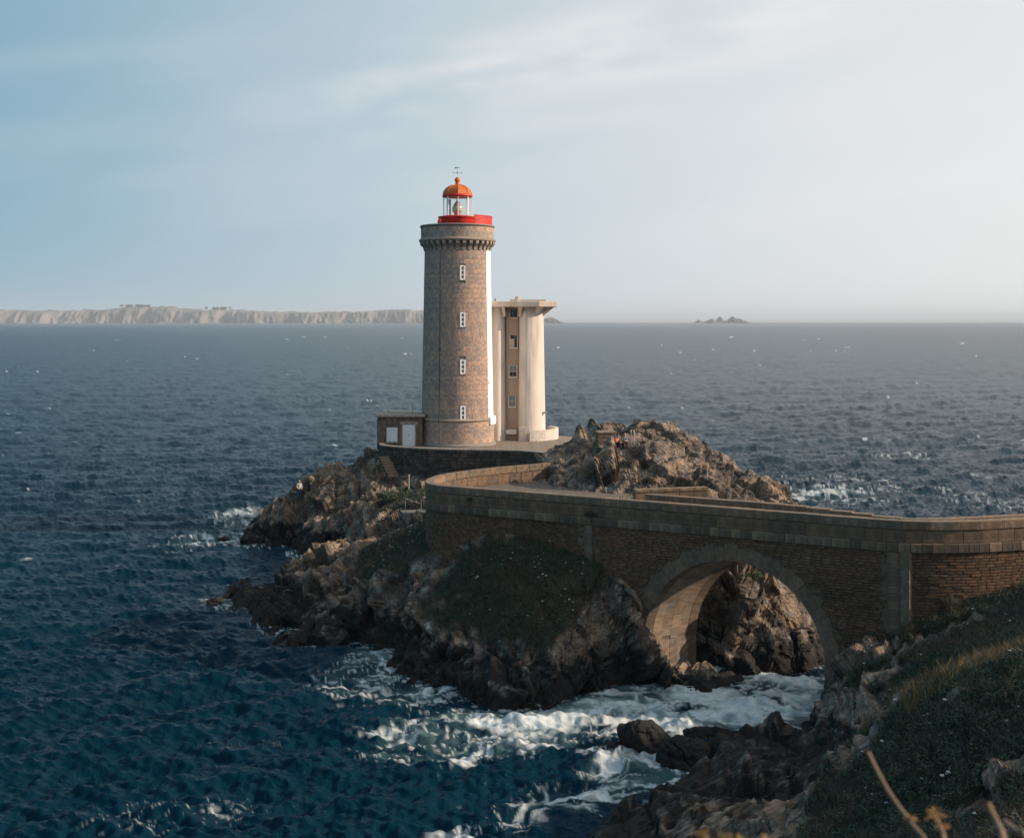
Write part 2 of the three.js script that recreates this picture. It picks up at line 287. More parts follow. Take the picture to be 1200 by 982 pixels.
function crag(x, y, z) {                                 // broken rock: steeply dipping beds, cut into blocks
  const wx = (fbm(x * 0.2, y * 0.2, z * 0.2, 2) - 0.5) * 1.0;
  tmpv.set(x + wx, y, z + wx).applyMatrix4(dip); const a = tmpv.x, b = tmpv.y, c = tmpv.z;
  const [t1, e1] = cells(a / 2.7, b / 4.4, c / 3.1, 11), [t2, e2] = cells(a / 0.85, b / 1.5, c / 1.05, 29), [t3] = cells(a / 0.27, b / 0.42, c / 0.32, 53);
  const bed = saw(a / 1.35 + t1 * 1.7), thin = saw(a / 0.42 + b * 0.12 + t2 * 1.3);
  return t1 * 1.15 - (1 - sst(0, 0.06, e1)) * 0.30 + (bed - 0.5) * 0.48 + t2 * 0.30 - (1 - sst(0, 0.08, e2)) * 0.11 + (thin - 0.5) * 0.11 + t3 * 0.12;
}
const rockTints = [[0.38, 0.262, 0.182], [0.215, 0.155, 0.115], [0.27, 0.235, 0.20], [0.36, 0.225, 0.125]];
function rockColour(x, y, z, dark, out) {                // bedrock tints, pale lichen, ochre lichen, the black tide zone
  const a = fbm(x * 0.35, y * 0.35, z * 0.35, 4), b = fbm(x * 1.3 + 9, y * 1.3, z * 1.3, 4), c = fbm(x * 3.1, y * 3.1 + 4, z * 3.1, 3);
  let k = sst(0.38, 0.62, a), r = mix(rockTints[0][0], rockTints[1][0], k), g = mix(rockTints[0][1], rockTints[1][1], k), l = mix(rockTints[0][2], rockTints[1][2], k);
  k = sst(0.50, 0.62, b) * 0.75; r = mix(r, rockTints[2][0], k); g = mix(g, rockTints[2][1], k); l = mix(l, rockTints[2][2], k);
  k = sst(0.62, 0.72, fbm(x * 0.9, y * 0.9 + 30, z * 0.9, 4)) * 0.7; r = mix(r, rockTints[3][0], k); g = mix(g, rockTints[3][1], k); l = mix(l, rockTints[3][2], k);
    k = sst(0.49, 0.58, fbm(x * 0.7 + 40, y * 0.7, z * 0.7, 5)) * 0.78; r = mix(r, 0.075, k); g = mix(g, 0.062, k); l = mix(l, 0.052, k);
  k = 1 - sst(-0.25, 0.25, y - dark + (b - 0.5) * 2.6 + (c - 0.5) * 1.0); r = mix(r, 0.020, k); g = mix(g, 0.018, k); l = mix(l, 0.017, k);
  k = sst(0.60, 0.68, c) * 0.55 * sst(dark - 1.6, dark, y + (a - 0.5) * 3); r = mix(r, 0.34, k); g = mix(g, 0.325, k); l = mix(l, 0.295, k);
  out[0] = r; out[1] = g; out[2] = l;
}
const landSpots = {};                                    // where plants can root, filled while the land is built
function land(name, label, p0, p1, dp, q0, q1, rows, swap, H, grass, flat, dark, gain, mark) {   // columns at even steps of x (or z when swapped), rows spread along the slope
  const ps = []; for (let p = p0; p <= p1; p += dp) ps.push(p);
  const cols = ps.length, n = cols * rows, P = new Float32Array(n * 3), C = new Float32Array(n * 3), U = new Float32Array(n * 2), keep = new Uint8Array(n), rgb = [0, 0, 0];
  const spots = landSpots[name] = [], m = 320, hs = new Float64Array(m + 1), acc = new Float64Array(m + 1), hq = (p, q) => swap ? H(q, p) : H(p, q);
  let zr = new Float32Array(n);
  for (let i = 0; i < cols; i++) {
    const p = ps[i], st = (q1 - q0) / m;
    for (let k = 0; k <= m; k++) { const q = q0 + k * st; hs[k] = hq(p, q); if (k) acc[k] = acc[k - 1] + Math.hypot(st * (hs[k] < -1.5 ? 0.3 : 1), (hs[k] - hs[k - 1]) * 0.9) * (swap && q > 28 ? 0.2 : swap && q > -p * 0.5 ? 0.5 : 1); }
    let k = 1;
    for (let j = 0; j < rows; j++) { const want = acc[m] * j / (rows - 1); while (k < m && acc[k] < want) k++; zr[i * rows + j] = q0 + st * (k - 1 + clamp((want - acc[k - 1]) / Math.max(1e-6, acc[k] - acc[k - 1]))); }
  }
  for (let pass = 0; pass < 3; pass++) { const q = new Float32Array(n), R = 5; for (let j = 0; j < rows; j++) for (let i = 0; i < cols; i++) { let s = 0, c = 0; for (let k = Math.max(0, i - R); k <= Math.min(cols - 1, i + R); k++) { s += zr[k * rows + j]; c++; } q[i * rows + j] = s / c; } zr = q; }
  for (let i = 0; i < cols; i++) for (let j = 0; j < rows; j++) {
    const a = i * rows + j, x = swap ? zr[a] : ps[i], z = swap ? ps[i] : zr[a];
    const h = H(x, z), e = 0.2, hx = (H(x + e, z) - H(x - e, z)) / (2 * e), hz = (H(x, z + e) - H(x, z - e)) / (2 * e);
    const il = 1 / Math.hypot(hx, 1, hz), up = il, g = grass(x, z, h, up), fl = flat(x, z);
    const amp = (1 - fl) * (1 - 0.86 * g), cr = h > -1.6 ? crag(x, h, z) * amp * gain(x, z) + fbm(x * 1.7, 2, z * 1.7, 3) * 0.22 * g : 0;
    const o = a * 3; P[o] = x - hx * il * cr; P[o + 1] = h + il * cr; P[o + 2] = z - hz * il * cr;
    keep[a] = P[o + 1] > -1.0 ? 1 : 0;
    rockColour(P[o], P[o + 1], P[o + 2], dark(x, z), rgb); mark(P[o], P[o + 1], P[o + 2], rgb);
    const soil = fbm(x * 0.8, 61, z * 0.8, 3);
    C[o] = mix(rgb[0], mix(0.030, 0.075, soil), g); C[o + 1] = mix(rgb[1], mix(0.040, 0.058, soil), g); C[o + 2] = mix(rgb[2], mix(0.018, 0.028, soil), g);
    const q = a * 2; U[q] = swap ? P[o] * 0.6 + P[o + 2] * 0.8 : P[o]; U[q + 1] = P[o + 1] * 0.87 - (swap ? P[o] * 0.4 : 0) - P[o + 2] * (swap ? 0.3 : 0.5);
    if (g > 0.35) spots.push([P[o], P[o + 1], P[o + 2], g, up]);
  }
  const I = [];
  for (let i = 0; i < cols - 1; i++) for (let j = 0; j < rows - 1; j++) { const a = i * rows + j, b = a + rows; if (keep[a] + keep[b] + keep[a + 1] + keep[b + 1]) swap ? I.push(a, b, a + 1, b, b + 1, a + 1) : I.push(a, a + 1, b, b, a + 1, b + 1); }
  const g = new THREE.BufferGeometry(); g.setAttribute('position', new THREE.BufferAttribute(P, 3)); g.setAttribute('color', new THREE.BufferAttribute(C, 3)); g.setAttribute('uv', new THREE.BufferAttribute(U, 2)); g.setIndex(I); g.computeVertexNormals();
  const o = mesh(name, g, M_rock); tag(o, label, null, null, 'structure'); return o;
}
const isleFlat = (x, z) => {
  const D = -z, [s, w] = toBridge(x, z);
  const t = 1 - sst(7.5, 9.5, Math.hypot((x + 4.5) / 1.0, (D - 118) / 1.0)), p = sst(-0.4, 0.1, w) * (1 - sst(2.6, 3.4, w)) * sst(-6, -3, s), q = 1 - sst(4.5, 6.2, Math.hypot((x - 0.2) / 1, (D - 79.5) / 1.15));
  const r2 = 1 - sst(1.3, 2.1, Math.hypot((x - 7.6) / 1.15, D - 86.3)), rise = isleTop(x, D); return Math.max(t, p, r2, q * (1 - sst(8.5, 9.2, rise))) * 0.92;
};
const tideZone = () => 1.9;                                // the black band of sea lichen above the water, the same all round
land('islet_terrain', 'craggy brown rock islet carrying the lighthouse and the far end of the bridge', -28, 25, 0.11, -131, -62, 620, false, isleG, isleGrass, isleFlat, tideZone, (x, z) => x > 11 && -z < 80 ? 0.55 : -z > 76 && x > 1 ? 0.8 : 0.95,
  (x, y, z, c) => { if (Math.abs(x + 4.75 - (y - 2.9) * 0.12) < 0.14 && Math.abs(y - 2.9) < 0.5 && z > -76) c[0] = c[1] = c[2] = 0.62; });
const shoreFlat = (x, z) => { const p = 1 - Math.hypot((x - 11 - (-z - 45) * 0.22) / 1.7, (-z - 45.5) / 3.6); return sst(0, 0.3, p) * 0.85; };
land('shore_terrain', 'dark rocky shore with a grassy bank rising beside the near end of the bridge', -71, 4, 0.14, -10, 58, 440, true, shoreG, shoreGrass, shoreFlat, tideZone, (x, z) => -z > 40 ? 0.62 : 0.6,
  (x, y, z, c) => { const p = sst(0.02, 0.25, 1 - Math.hypot((x - 11 - (-z - 45) * 0.22) / 1.5, (-z - 45.5) / 3.2) + (fbm(x * 1.2, 5, z * 1.2, 3) - 0.5) * 0.6), k = fbm(x * 2.5, 8, z * 2.5, 3); c[0] = mix(c[0], 0.15 + k * 0.08, p); c[1] = mix(c[1], 0.095 + k * 0.05, p); c[2] = mix(c[2], 0.06 + k * 0.035, p); });

// ------------------------------------------------------------------ the sea
{
  const wv = [];
  { let s = 99; const r = () => { s = (s * 1664525 + 1013904223) >>> 0; return s / 4294967296; };
    for (let i = 0; i < 46; i++) { const L = 0.40 * Math.pow(22, i / 45), a = 1.45 + (r() + r() + r() - 1.5) * 1.5, k = 2 * Math.PI / L; wv.push([Math.cos(a) * k, Math.sin(a) * k, 0.0172 * Math.pow(L, 0.44), r() * 6.283, L]); } }
  const wave = (x, z, cell) => { let h = 0; for (const w of wv) { const f = clamp(w[4] / (cell * 2.0) - 0.35); if (f > 0) { const s = Math.sin(x * w[0] + z * w[1] + w[3]); h += w[2] * f * (s + 0.3 * s * s * s); } } return h; };
  const foamSpots = [ // px, py, half-width px, half-height px, strength
    [850, 815, 130, 46, 1.6], [760, 838, 130, 28, 1.4], [640, 842, 120, 24, 1.15], [560, 862, 130, 26, 0.9], [500, 880, 90, 20, 0.75], [440, 775, 42, 26, 1.15], [425, 800, 60, 22, 0.75], [500, 815, 60, 14, 0.9],
    [278, 604, 34, 10, 1.0], [245, 632, 45, 10, 0.75], [215, 640, 40, 8, 0.45], [360, 649, 40, 6, 0.8], [400, 750, 30, 7, 0.7], [335, 735, 26, 10, 0.55], [255, 705, 22, 6, 0.5],
    [975, 578, 70, 12, 0.7], [1080, 574, 80, 9, 0.45], [1060, 536, 40, 4, 0.55], [1170, 590, 60, 8, 0.5], [960, 560, 60, 5, 0.5], [1130, 556, 60, 5, .4],
    [760, 905, 80, 26, 0.85], [690, 930, 80, 16, 0.7], [640, 955, 70, 12, 0.66], [560, 975, 70, 10, 0.7], [215, 950, 95, 15, 0.42], [150, 968, 60, 10, 0.4], [270, 870, 60, 8, 0.28], [930, 872, 50, 12, 1.0], [850, 860, 70, 10, 0.9], [720, 880, 50, 12, .6],
  ].map(([px, py, rx, ry, s]) => { const [x, D] = SEA(px, py), [, D2] = SEA(px, py - ry), [, D1] = SEA(px, py + ry); return [x, D, rx * D / F, (D2 - D1) / 2, s]; });
  const rocks = [[-26.5, 112], [-21.1, 86.6]];
  const cols = 880, rows = 530, n = cols * rows, P = new Float32Array(n * 3), C = new Float32Array(n * 3), U = new Float32Array(n * 2);
  const half = 0.47;                                     // tangent of the half-angle covered
  for (let j = 0; j < rows; j++) {
    const t = j / (rows - 1), drop = mix(660, 0.75, Math.pow(t, 0.98)), D = EYE * F / drop, cell = Math.max(D * D / (F * EYE) * 0.9, D / F * 1.25) , cellx = D / F * 1.3;
    for (let i = 0; i < cols; i++) {
      const x = (i / (cols - 1) * 2 - 1) * half * D * (1 + 0.25 * sst(300, 3000, D)), z = -D, o = (j * cols + i) * 3;
      const d = D < 180 ? shoreDist(x, z) : 60;
      const calm = sst(-1, 5, d) * 0.6 + 0.4, c2 = cellx;
      const gust = 0.55 + 0.9 * fbm(x * 0.021, 61, z * 0.013, 3); let h = D < 3500 ? wave(x, z, c2) * calm * gust + 0.11 * sst(40, 90, D) * Math.sin(z * 0.23 + 2.2 * fbm(x * 0.02, 3, z * 0.03, 2) * 3 + x * 0.04) : 0;
      let f = 0;                                         // foam density
      if (D < 420) {
        f = 0.72 * (1 - sst(0.0, 1.7, d)) * sst(0.25, 0.6, fbm(x * 0.3, 4, z * 0.3, 3));
        for (const s of foamSpots) { const a = (x - s[0]) / s[2], b = (D - s[1]) / s[3], q = a * a + b * b; if (q < 3) f = Math.max(f, s[4] * sst(1.75, 0.25, q)); }
      }
      const sc = D < 130 ? 1 : 0.6;
      let lace = 0, churn = 0;
      if (f > 0.02) {
        const wx = (fbm(x * 0.35, 1, z * 0.35, 3) - 0.5) * 3.4, wz = (fbm(x * 0.35, 7, z * 0.35, 3) - 0.5) * 3.4;
        const bl = fbm((x + wx) * 0.42, 9, (z + wz) * 0.8, 5), fine = fbm((x + wx) * 2.6, 2, (z + wz) * 3.8, 3);
        const web = (q, k) => 1 - Math.abs(2 * vn((x + wx * 1.2) * q * 0.62 + fine * 0.5, k, (z + wz * 1.2) * q * 1.9 + fine * 0.5) - 1);
        const l1 = sst(1.0 - f * 0.17, 1.01 - f * 0.03, web(0.55 * sc, 3)), l2 = sst(1.0 - f * 0.16, 1.01 - f * 0.03, web(1.3 * sc, 13)), solid = sst(1.06 - f * 0.28, 1.24 - f * 0.24, bl + fine * 0.42);
        lace = clamp(Math.max(l1 * 0.9, l2 * 0.75) * sst(0.2, 0.6, bl + f * 0.25) + solid * 0.85) * clamp(f * 1.7) * (0.40 + 0.65 * fine);
        churn = clamp(f * 1.1 - 0.45) * sst(0.25, 0.7, bl);
        h += lace * 0.02 + churn * 0.10 * (fbm(x * 1.6, 3, z * 1.6, 3) - 0.3);
      }
      const patch = fbm(x * 0.028, 2, z * 0.02, 4), band = fbm(x * 0.1, 5, z * 0.05, 3);
      if (D > 75 && D < 1800) {                          // scattered whitecaps on steep crests
        const w1 = vn(x * 0.22, 31, z * 0.30) * 0.55 + vn(x * 0.55, 33, z * 1.1) * 0.45, w2 = fbm(x * 1.3, 35, z * 2.2, 3);
        lace = Math.max(lace, sst(0.885, 0.94, w1 + (patch - 0.5) * 0.22) * sst(0.42, 0.58, w2) * 0.8);
      }
      P[o] = x; P[o + 1] = h; P[o + 2] = z;
      const dk = mix(0.75, 1.25, patch);
      let r = 0.0006 * dk, g = mix(0.0145, 0.0205, band) * dk, b = mix(0.030, 0.037, band) * dk;
      const mk = clamp(f - 0.75) * 0.34; r = mix(r, 0.09 + mk, churn * 0.9); g = mix(g, 0.17 + mk, churn * 0.9); b = mix(b, 0.17 + mk, churn * 0.9);
      r = mix(r, 0.72, lace); g = mix(g, 0.75, lace); b = mix(b, 0.75, lace);
      C[o] = r; C[o + 1] = g; C[o + 2] = b;
      const q = (j * cols + i) * 2; U[q] = x / 9; U[q + 1] = z / 9;
    }
  }
  const I = []; for (let j = 0; j < rows - 1; j++) for (let i = 0; i < cols - 1; i++) { const a = j * cols + i, b = a + cols; I.push(a, a + 1, b, b, a + 1, b + 1); }
  const g = new THREE.BufferGeometry(); g.setAttribute('position', new THREE.BufferAttribute(P, 3)); g.setAttribute('color', new THREE.BufferAttribute(C, 3)); g.setAttribute('uv', new THREE.BufferAttribute(U, 2)); g.setIndex(I); g.computeVertexNormals();
  const rip = tex(512, (u, v) => { let k = tile((a, b) => ridged(a * 9, 3, b * 15, 6) * 0.75 + fbm(a * 40, 5, b * 60, 3) * 0.25, u, v); return [k, k, k]; }, false);
  const M = new THREE.MeshPhysicalMaterial({ vertexColors: true, roughness: 0.24, ior: 1.2, specularIntensity: 0.5, specularColor: RGB(0.6, 0.92, 1.0), bumpMap: rip, bumpScale: 0.34 });
  tag(mesh('sea', g, M), 'dark teal choppy sea with white foam round the rocks', null, null, 'structure');
}

// ------------------------------------------------------------------ far shore and islets
function farLand(name, label, D, px0, px1, prof, depth, tint, sd) {
  const nx = 360, ny = 26, P = [], C = [], I = [], k = D / F;
  for (let i = 0; i <= nx; i++) for (let j = 0; j <= ny; j++) {
    const px = mix(px0, px1, i / nx), t = j / ny, top = prof(px), x = (px - 600) * k;
    const gl = fbm(px * 0.09, sd, 1, 4), cliff = sst(0, 0.5, t), y = top * k * (cliff * 0.8 + 0.2 * t) * (0.85 + 0.3 * fbm(px * 0.2, sd + t * 3, 5, 3));
    P.push(x, y - 2, -D - depth * (Math.pow(t, 1.6) + (gl - 0.5) * 0.3 + (fbm(px * 0.03, sd, 4, 3) - 0.5) * 0.6 + (fbm(px * 0.5, t * 6, sd, 3) - 0.5) * 0.22));
    const v = sst(0.40, 0.62, fbm(px * 0.12, t * 2.2, sd + 3, 4)) * (1 - sst(0.55, 0.9, t + (gl - 0.5)));
    C.push(mix(0.11, tint[0], v), mix(0.115, tint[1], v), mix(0.105, tint[2], v));
  }
  for (let i = 0; i < nx; i++) for (let j = 0; j < ny; j++) { const a = i * (ny + 1) + j, b = a + ny + 1; I.push(a, b, a + 1, b, b + 1, a + 1); }
  const g = new THREE.BufferGeometry(); g.setAttribute('position', new THREE.Float32BufferAttribute(P, 3)); g.setAttribute('color', new THREE.Float32BufferAttribute(C, 3)); g.setIndex(I); g.computeVertexNormals();
  tag(mesh(name, g, new THREE.MeshStandardMaterial({ vertexColors: true, roughness: 1 })), label, null, null, 'structure');
}
farLand('headland', 'long hazy headland with pale cliffs across the water', 15000, -90, 520,
  (px) => 17 + 4.5 * (fbm(px * 0.012, 3, 1, 3) - 0.5) * 2 + sst(100, 150, px) * (1 - sst(155, 230, px)) * 3 - sst(190, 330, px) * 2.5 + sst(400, 470, px) * 3.0 * (1 - sst(480, 515, px)) - sst(484, 520, px) * 14, 700, [0.21, 0.19, 0.185], 12);
const cone = (c, w, h, e = 2) => (px) => h * Math.exp(-Math.pow(Math.abs(px - c) / w, e));
const many = (...f) => (px) => Math.max(...f.map(q => q(px))) + 0.01;
farLand('islet', 'low hazy islet with broken humps on the horizon', 15000, 804, 894, many(cone(821, 4, 4.5, 1.3), cone(837, 9, 5.5, 1.5), cone(846, 5, 8, 1.4), cone(861, 7, 9, 1.2), cone(869, 9, 5.5, 1.6), cone(850, 28, 3.6)), 160, [0.2, 0.17, 0.15], 25);
farLand('islet', 'small hazy islet peeping out beside the concrete tower', 15000, 622, 668, cone(645, 12, 7.5), 160, [0.2, 0.17, 0.15], 28);
{ // dark wood on the headland skyline
  const gs = []; const k = 15200 / F;
  for (let i = 0; i < 46; i++) { const px = i < 34 ? rr(132, 168) : rr(232, 268), g = new THREE.IcosahedronGeometry(rr(9, 17), 1); g.scale(1.3, 1, 1.3); g.translate((px - 600) * k, (i < 34 ? 21 : 18.2) * k + rr(-6, 4) , -15000 - 420 + rr(-40, 60)); gs.push(g); }
  tag(mesh('far_wood', mergeGeometries(gs), std(0.03, 0.045, 0.025)), 'dark clumps of trees on the far headland skyline', 'trees', null, 'stuff');
}

// ------------------------------------------------------------------ the bridge
const lerpAB = (t) => [A.x + (B.x - A.x) * t, A.y + (B.y - A.y) * t];
const curvePts = [[2.73, -87.1], [0.7, -85.5], [-1.46, -83.9], [-3.1, -82.3], [-4.44, -80.6], [-5.2, -78.5], [-5.32, -76.3], [-4.55, -74.85], lerpAB(0.02), lerpAB(0.2), lerpAB(0.4), lerpAB(0.6), lerpAB(0.8), lerpAB(0.9), [19.9, -61.4], [22.8, -61.35], [26, -62.1], [31, -63.6], [39, -66.2]];
const road = (() => {
  const c = new THREE.CatmullRomCurve3(curvePts.map(p => new THREE.Vector3(p[0], 0, p[1])), false, 'centripetal'), pts = c.getSpacedPoints(1400), S = [0];
  for (let i = 1; i < pts.length; i++) S.push(S[i - 1] + pts[i].distanceTo(pts[i - 1]));
  const f = (s) => { let lo = 0, hi = S.length - 1; while (hi - lo > 1) { const m = (lo + hi) >> 1; if (S[m] <= s) lo = m; else hi = m; } const t = clamp((s - S[lo]) / (S[hi] - S[lo])); const tx = pts[hi].x - pts[lo].x, tz = pts[hi].z - pts[lo].z, l = Math.hypot(tx, tz); return { x: mix(pts[lo].x, pts[hi].x, t), z: mix(pts[lo].z, pts[hi].z, t), tx: tx / l, tz: tz / l, ox: -tz / l, oz: tx / l }; };
  f.length_ = S[S.length - 1];
  f.s0 = (() => { let b = 0, bd = 1e9; for (let i = 0; i < pts.length; i++) { const d = Math.hypot(pts[i].x - A.x, pts[i].z - A.y); if (d < bd) { bd = d; b = S[i]; } } return b; })();   // where the straight begins
  f.px = (px) => { let b = 0, bd = 1e9; for (let i = 0; i < pts.length; i++) if (S[i] > f.s0 - 1) { const d = Math.abs(600 + F * pts[i].x / -pts[i].z - px); if (d < bd) { bd = d; b = S[i]; } } return b; };
  return f;
})();
const bridge = thing('stone_bridge', 'long brick and stone bridge with one arch and solid parapets leading to the lighthouse', 'bridge');
const M_brick = [...shades(0.15, 0.093, 0.06, 3, 0.2), ...shades(0.215, 0.122, 0.072, 5, 0.24), ...shades(0.265, 0.165, 0.105, 3, 0.2)];
const M_mortar = stone(0.26, 0.205, 0.155, { bumpScale: 0.03 });
const M_cope = shades(0.275, 0.198, 0.138, 5, 0.15, { bumpScale: 0.03 }), M_panel = shades(0.225, 0.15, 0.10, 5, 0.14, { bumpScale: 0.03 }), M_string = shades(0.235, 0.172, 0.122, 5, 0.32, { bumpScale: 0.03 });
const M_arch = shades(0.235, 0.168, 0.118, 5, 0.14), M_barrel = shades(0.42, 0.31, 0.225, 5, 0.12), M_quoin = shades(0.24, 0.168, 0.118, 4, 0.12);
const DECK = 8.86, OUT = (s, out) => { const q = road(s); return [q.x + q.ox * out, q.z + q.oz * out, Math.atan2(-q.tz, q.tx)]; };
function lay(name, mats, s0, s1, L, y0, y1, out, deep, jitter = 0, gap = 0.012, drop) {      // a run of stones along the road line; out = how far the front stands proud
  for (let s = s0; s < s1 - 0.05;) {
    const l = Math.min(s1 - s, Math.round(L * (1 + (rnd() - 0.5) * jitter) * 20) / 20), mid = s + l / 2, [x, z, ry] = OUT(mid, out - deep / 2 + (rnd() - 0.5) * 0.012), dy = drop ? drop(mid) : 0;
    const m = mesh(name, cbox(l - gap, +(y1 - y0 - gap).toFixed(3), deep, 0.02), pick(mats), bridge); m.position.set(x, (y0 + y1) / 2 + dy + (rnd() - 0.5) * 0.008, z); m.rotation.set((rnd() - 0.5) * 0.01, ry, 0);
    s += l;
  }
}
// parapet on the near side: string course, panel stones, coping
const RL = road.length_;
lay('coping_stone', M_cope, 0, RL, 1.3, 9.55, 10.0, 0.05, 0.54, 0.3);
lay('parapet_stone', M_panel, 0, RL, 0.96, 8.88, 9.55, 0, 0.44, 0.15);
lay('string_stone', M_string, 0, RL, 0.62, 8.41, 8.88, 0.11, 0.6, 0.5);
// parapet on the far side
const farS = road.px(735), fdrop = (s) => -0.30 * sst(road.px(880), road.px(1080), s), fs1 = RL - 1;
lay('coping_stone', M_cope, farS, fs1, 1.3, 9.55, 10.0, -2.62, 0.5, 0.3, 0.012, fdrop);
lay('parapet_stone', M_panel, farS, fs1, 0.96, 8.60, 9.55, -2.66, 0.42, 0.15, 0.012, fdrop);
lay('string_stone', M_string, farS, fs1, 0.9, 8.35, 8.55, -2.60, 0.6, 0.5, 0.012, fdrop);
{ // masonry core with the slanted archway
  const sh = new THREE.Shape(); sh.moveTo(-0.6, -1.2); sh.lineTo(ARC_S - ARC - 0.05, -1.2); sh.lineTo(ARC_S - ARC - 0.05, ARC_Y); sh.absarc(ARC_S, ARC_Y, ARC + 0.05, Math.PI, 0, true); sh.lineTo(ARC_S + ARC + 0.05, -1.2); sh.lineTo(LEN + 0.2, -1.2); sh.lineTo(LEN + 0.2, 8.42); sh.lineTo(-0.6, 8.42); sh.closePath();
  const g = new THREE.ExtrudeGeometry(sh, { depth: WIDE - 0.07, bevelEnabled: false, curveSegments: 64 }), p = g.attributes.position;
  for (let i = 0; i < p.count; i++) { const v = BW(p.getX(i), p.getZ(i) + 0.07, p.getY(i)); p.setXYZ(i, v.x, v.y, v.z); }
  g.index || 0; const q = g.toNonIndexed ? g : g; q.computeVertexNormals(); mesh('masonry_core', q, M_mortar, bridge);
  // curved wing walls
  for (const [a, b] of [[0, road.s0 + 0.4], [road.s0 + LEN - 0.6, RL]]) {
    const P = [], I = [], U = [], N = 90;
    for (let i = 0; i <= N; i++) { const s = mix(a, b, i / N); for (const [o, y] of [[-0.07, -1.2], [-0.07, 8.42], [-0.6, 8.42], [-0.6, -1.2]]) { const [x, z] = OUT(s, o); P.push(x, y, z); U.push(s, y); } if (i) for (let k = 0; k < 4; k++) { const c = (i - 1) * 4 + k, d = (i - 1) * 4 + (k + 1) % 4; I.push(c, d, c + 4, d, d + 4, c + 4); } }
    const g = new THREE.BufferGeometry(); g.setAttribute('position', new THREE.Float32BufferAttribute(P, 3)); g.setAttribute('uv', new THREE.Float32BufferAttribute(U, 2)); g.setIndex(I); g.computeVertexNormals(); mesh('wing_wall', g, M_mortar, bridge);
  }
}
const groundAt = (x, z) => Math.max(isleG(x, z), shoreG(x, z));
const pil = [[road.px(690), 0.26], [road.px(1047), 0.32]];        // stone pilasters: place along the road and half-width
{ // brick facing
  const list = [], ch = 0.152, L = 0.5;
  for (let r = 0; r < 60; r++) {
    const y0 = 8.40 - (r + 1) * ch; if (y0 < -0.4) break;
    let s = (r % 2) * 0.21 + rnd() * 0.1;
    while (s < RL) {
      const l = Math.round(L * rr(0.62, 1.32) * 20) / 20, mid = s + l / 2, y = y0 + ch / 2; s += l;
      const ls = mid - road.s0;
      if (ls > 0 && ls < LEN + 1) { const dx = Math.abs(ls - ARC_S), dr = y > ARC_Y ? Math.hypot(dx, y - ARC_Y) : dx; if (dr < ARC + 0.70 + l * 0.42) continue; }
      if (pil.some(([p, w]) => Math.abs(mid - p) < w + l / 2)) continue;
      const [x, z, ry] = OUT(mid, -0.05); if (-z * 0.43 < x) continue;
      if (y < groundAt(x, z + 0.5) - 1.2) continue;
      list.push([mid, y, l, x, z, ry, -z]);
    }
  }
  const nearest = list.slice().sort((a, b) => a[6] / Math.sqrt(a[2]) - b[6] / Math.sqrt(b[2])), own = new Set(nearest.filter(b => b[1] > 4.2).slice(0, 300));
  const byMat = M_brick.map(() => []);
  for (const b of list) {
    const [mid, y, l, x, z, ry] = b, proud = rnd() * 0.03, hh = 0.152 - 0.026 - rnd() * 0.014;
    const st = fbm(mid * 0.35, y * 0.5, 3, 3), mi = clamp(Math.floor((st * 0.9 + 0.05 + (rnd() - 0.5) * 0.6) * M_brick.length), 0, M_brick.length - 1);
    if (own.has(b)) { const m = mesh('brick', cbox(l - 0.02, 0.122, 0.12, 0.01), M_brick[mi], bridge); const [X, Z] = OUT(mid, -0.05 + proud); m.position.set(X, y, Z); m.rotation.set(0, ry + (rnd() - 0.5) * 0.02, (rnd() - 0.5) * 0.015); }
    else { const g = boxGeo(l - 0.014 - rnd() * 0.014, hh, 0.12, 0.01); g.rotateZ((rnd() - 0.5) * 0.02); g.rotateY(ry); const [X, Z] = OUT(mid, -0.05 + proud); byMat[mi].push(g.translate(X, y, Z)); }
  }
  byMat.forEach((gs, i) => { if (gs.length) { const m = mesh('brick_facing', mergeGeometries(gs), M_brick[i], bridge); m.userData.kind = 'stuff'; } });
}
for (const [ps, w] of pil) { // stone pilasters, alternating long and short
  for (let y = 8.39, k = 0; y > 0.6; k++) { const h = rr(0.36, 0.46), ww = w * 2 * (k % 2 ? 1.06 : 0.94), [x, z, ry] = OUT(ps, 0.0 + 0.006 * (k % 2)); if (y < groundAt(x, z + 0.5) - 0.8) break; const m = mesh('pilaster_stone', cbox(ww, +(h - 0.012).toFixed(3), 0.2, 0.015), pick(M_quoin), bridge); m.position.set(x, y - h / 2, z); m.rotation.y = ry; y -= h; }
}
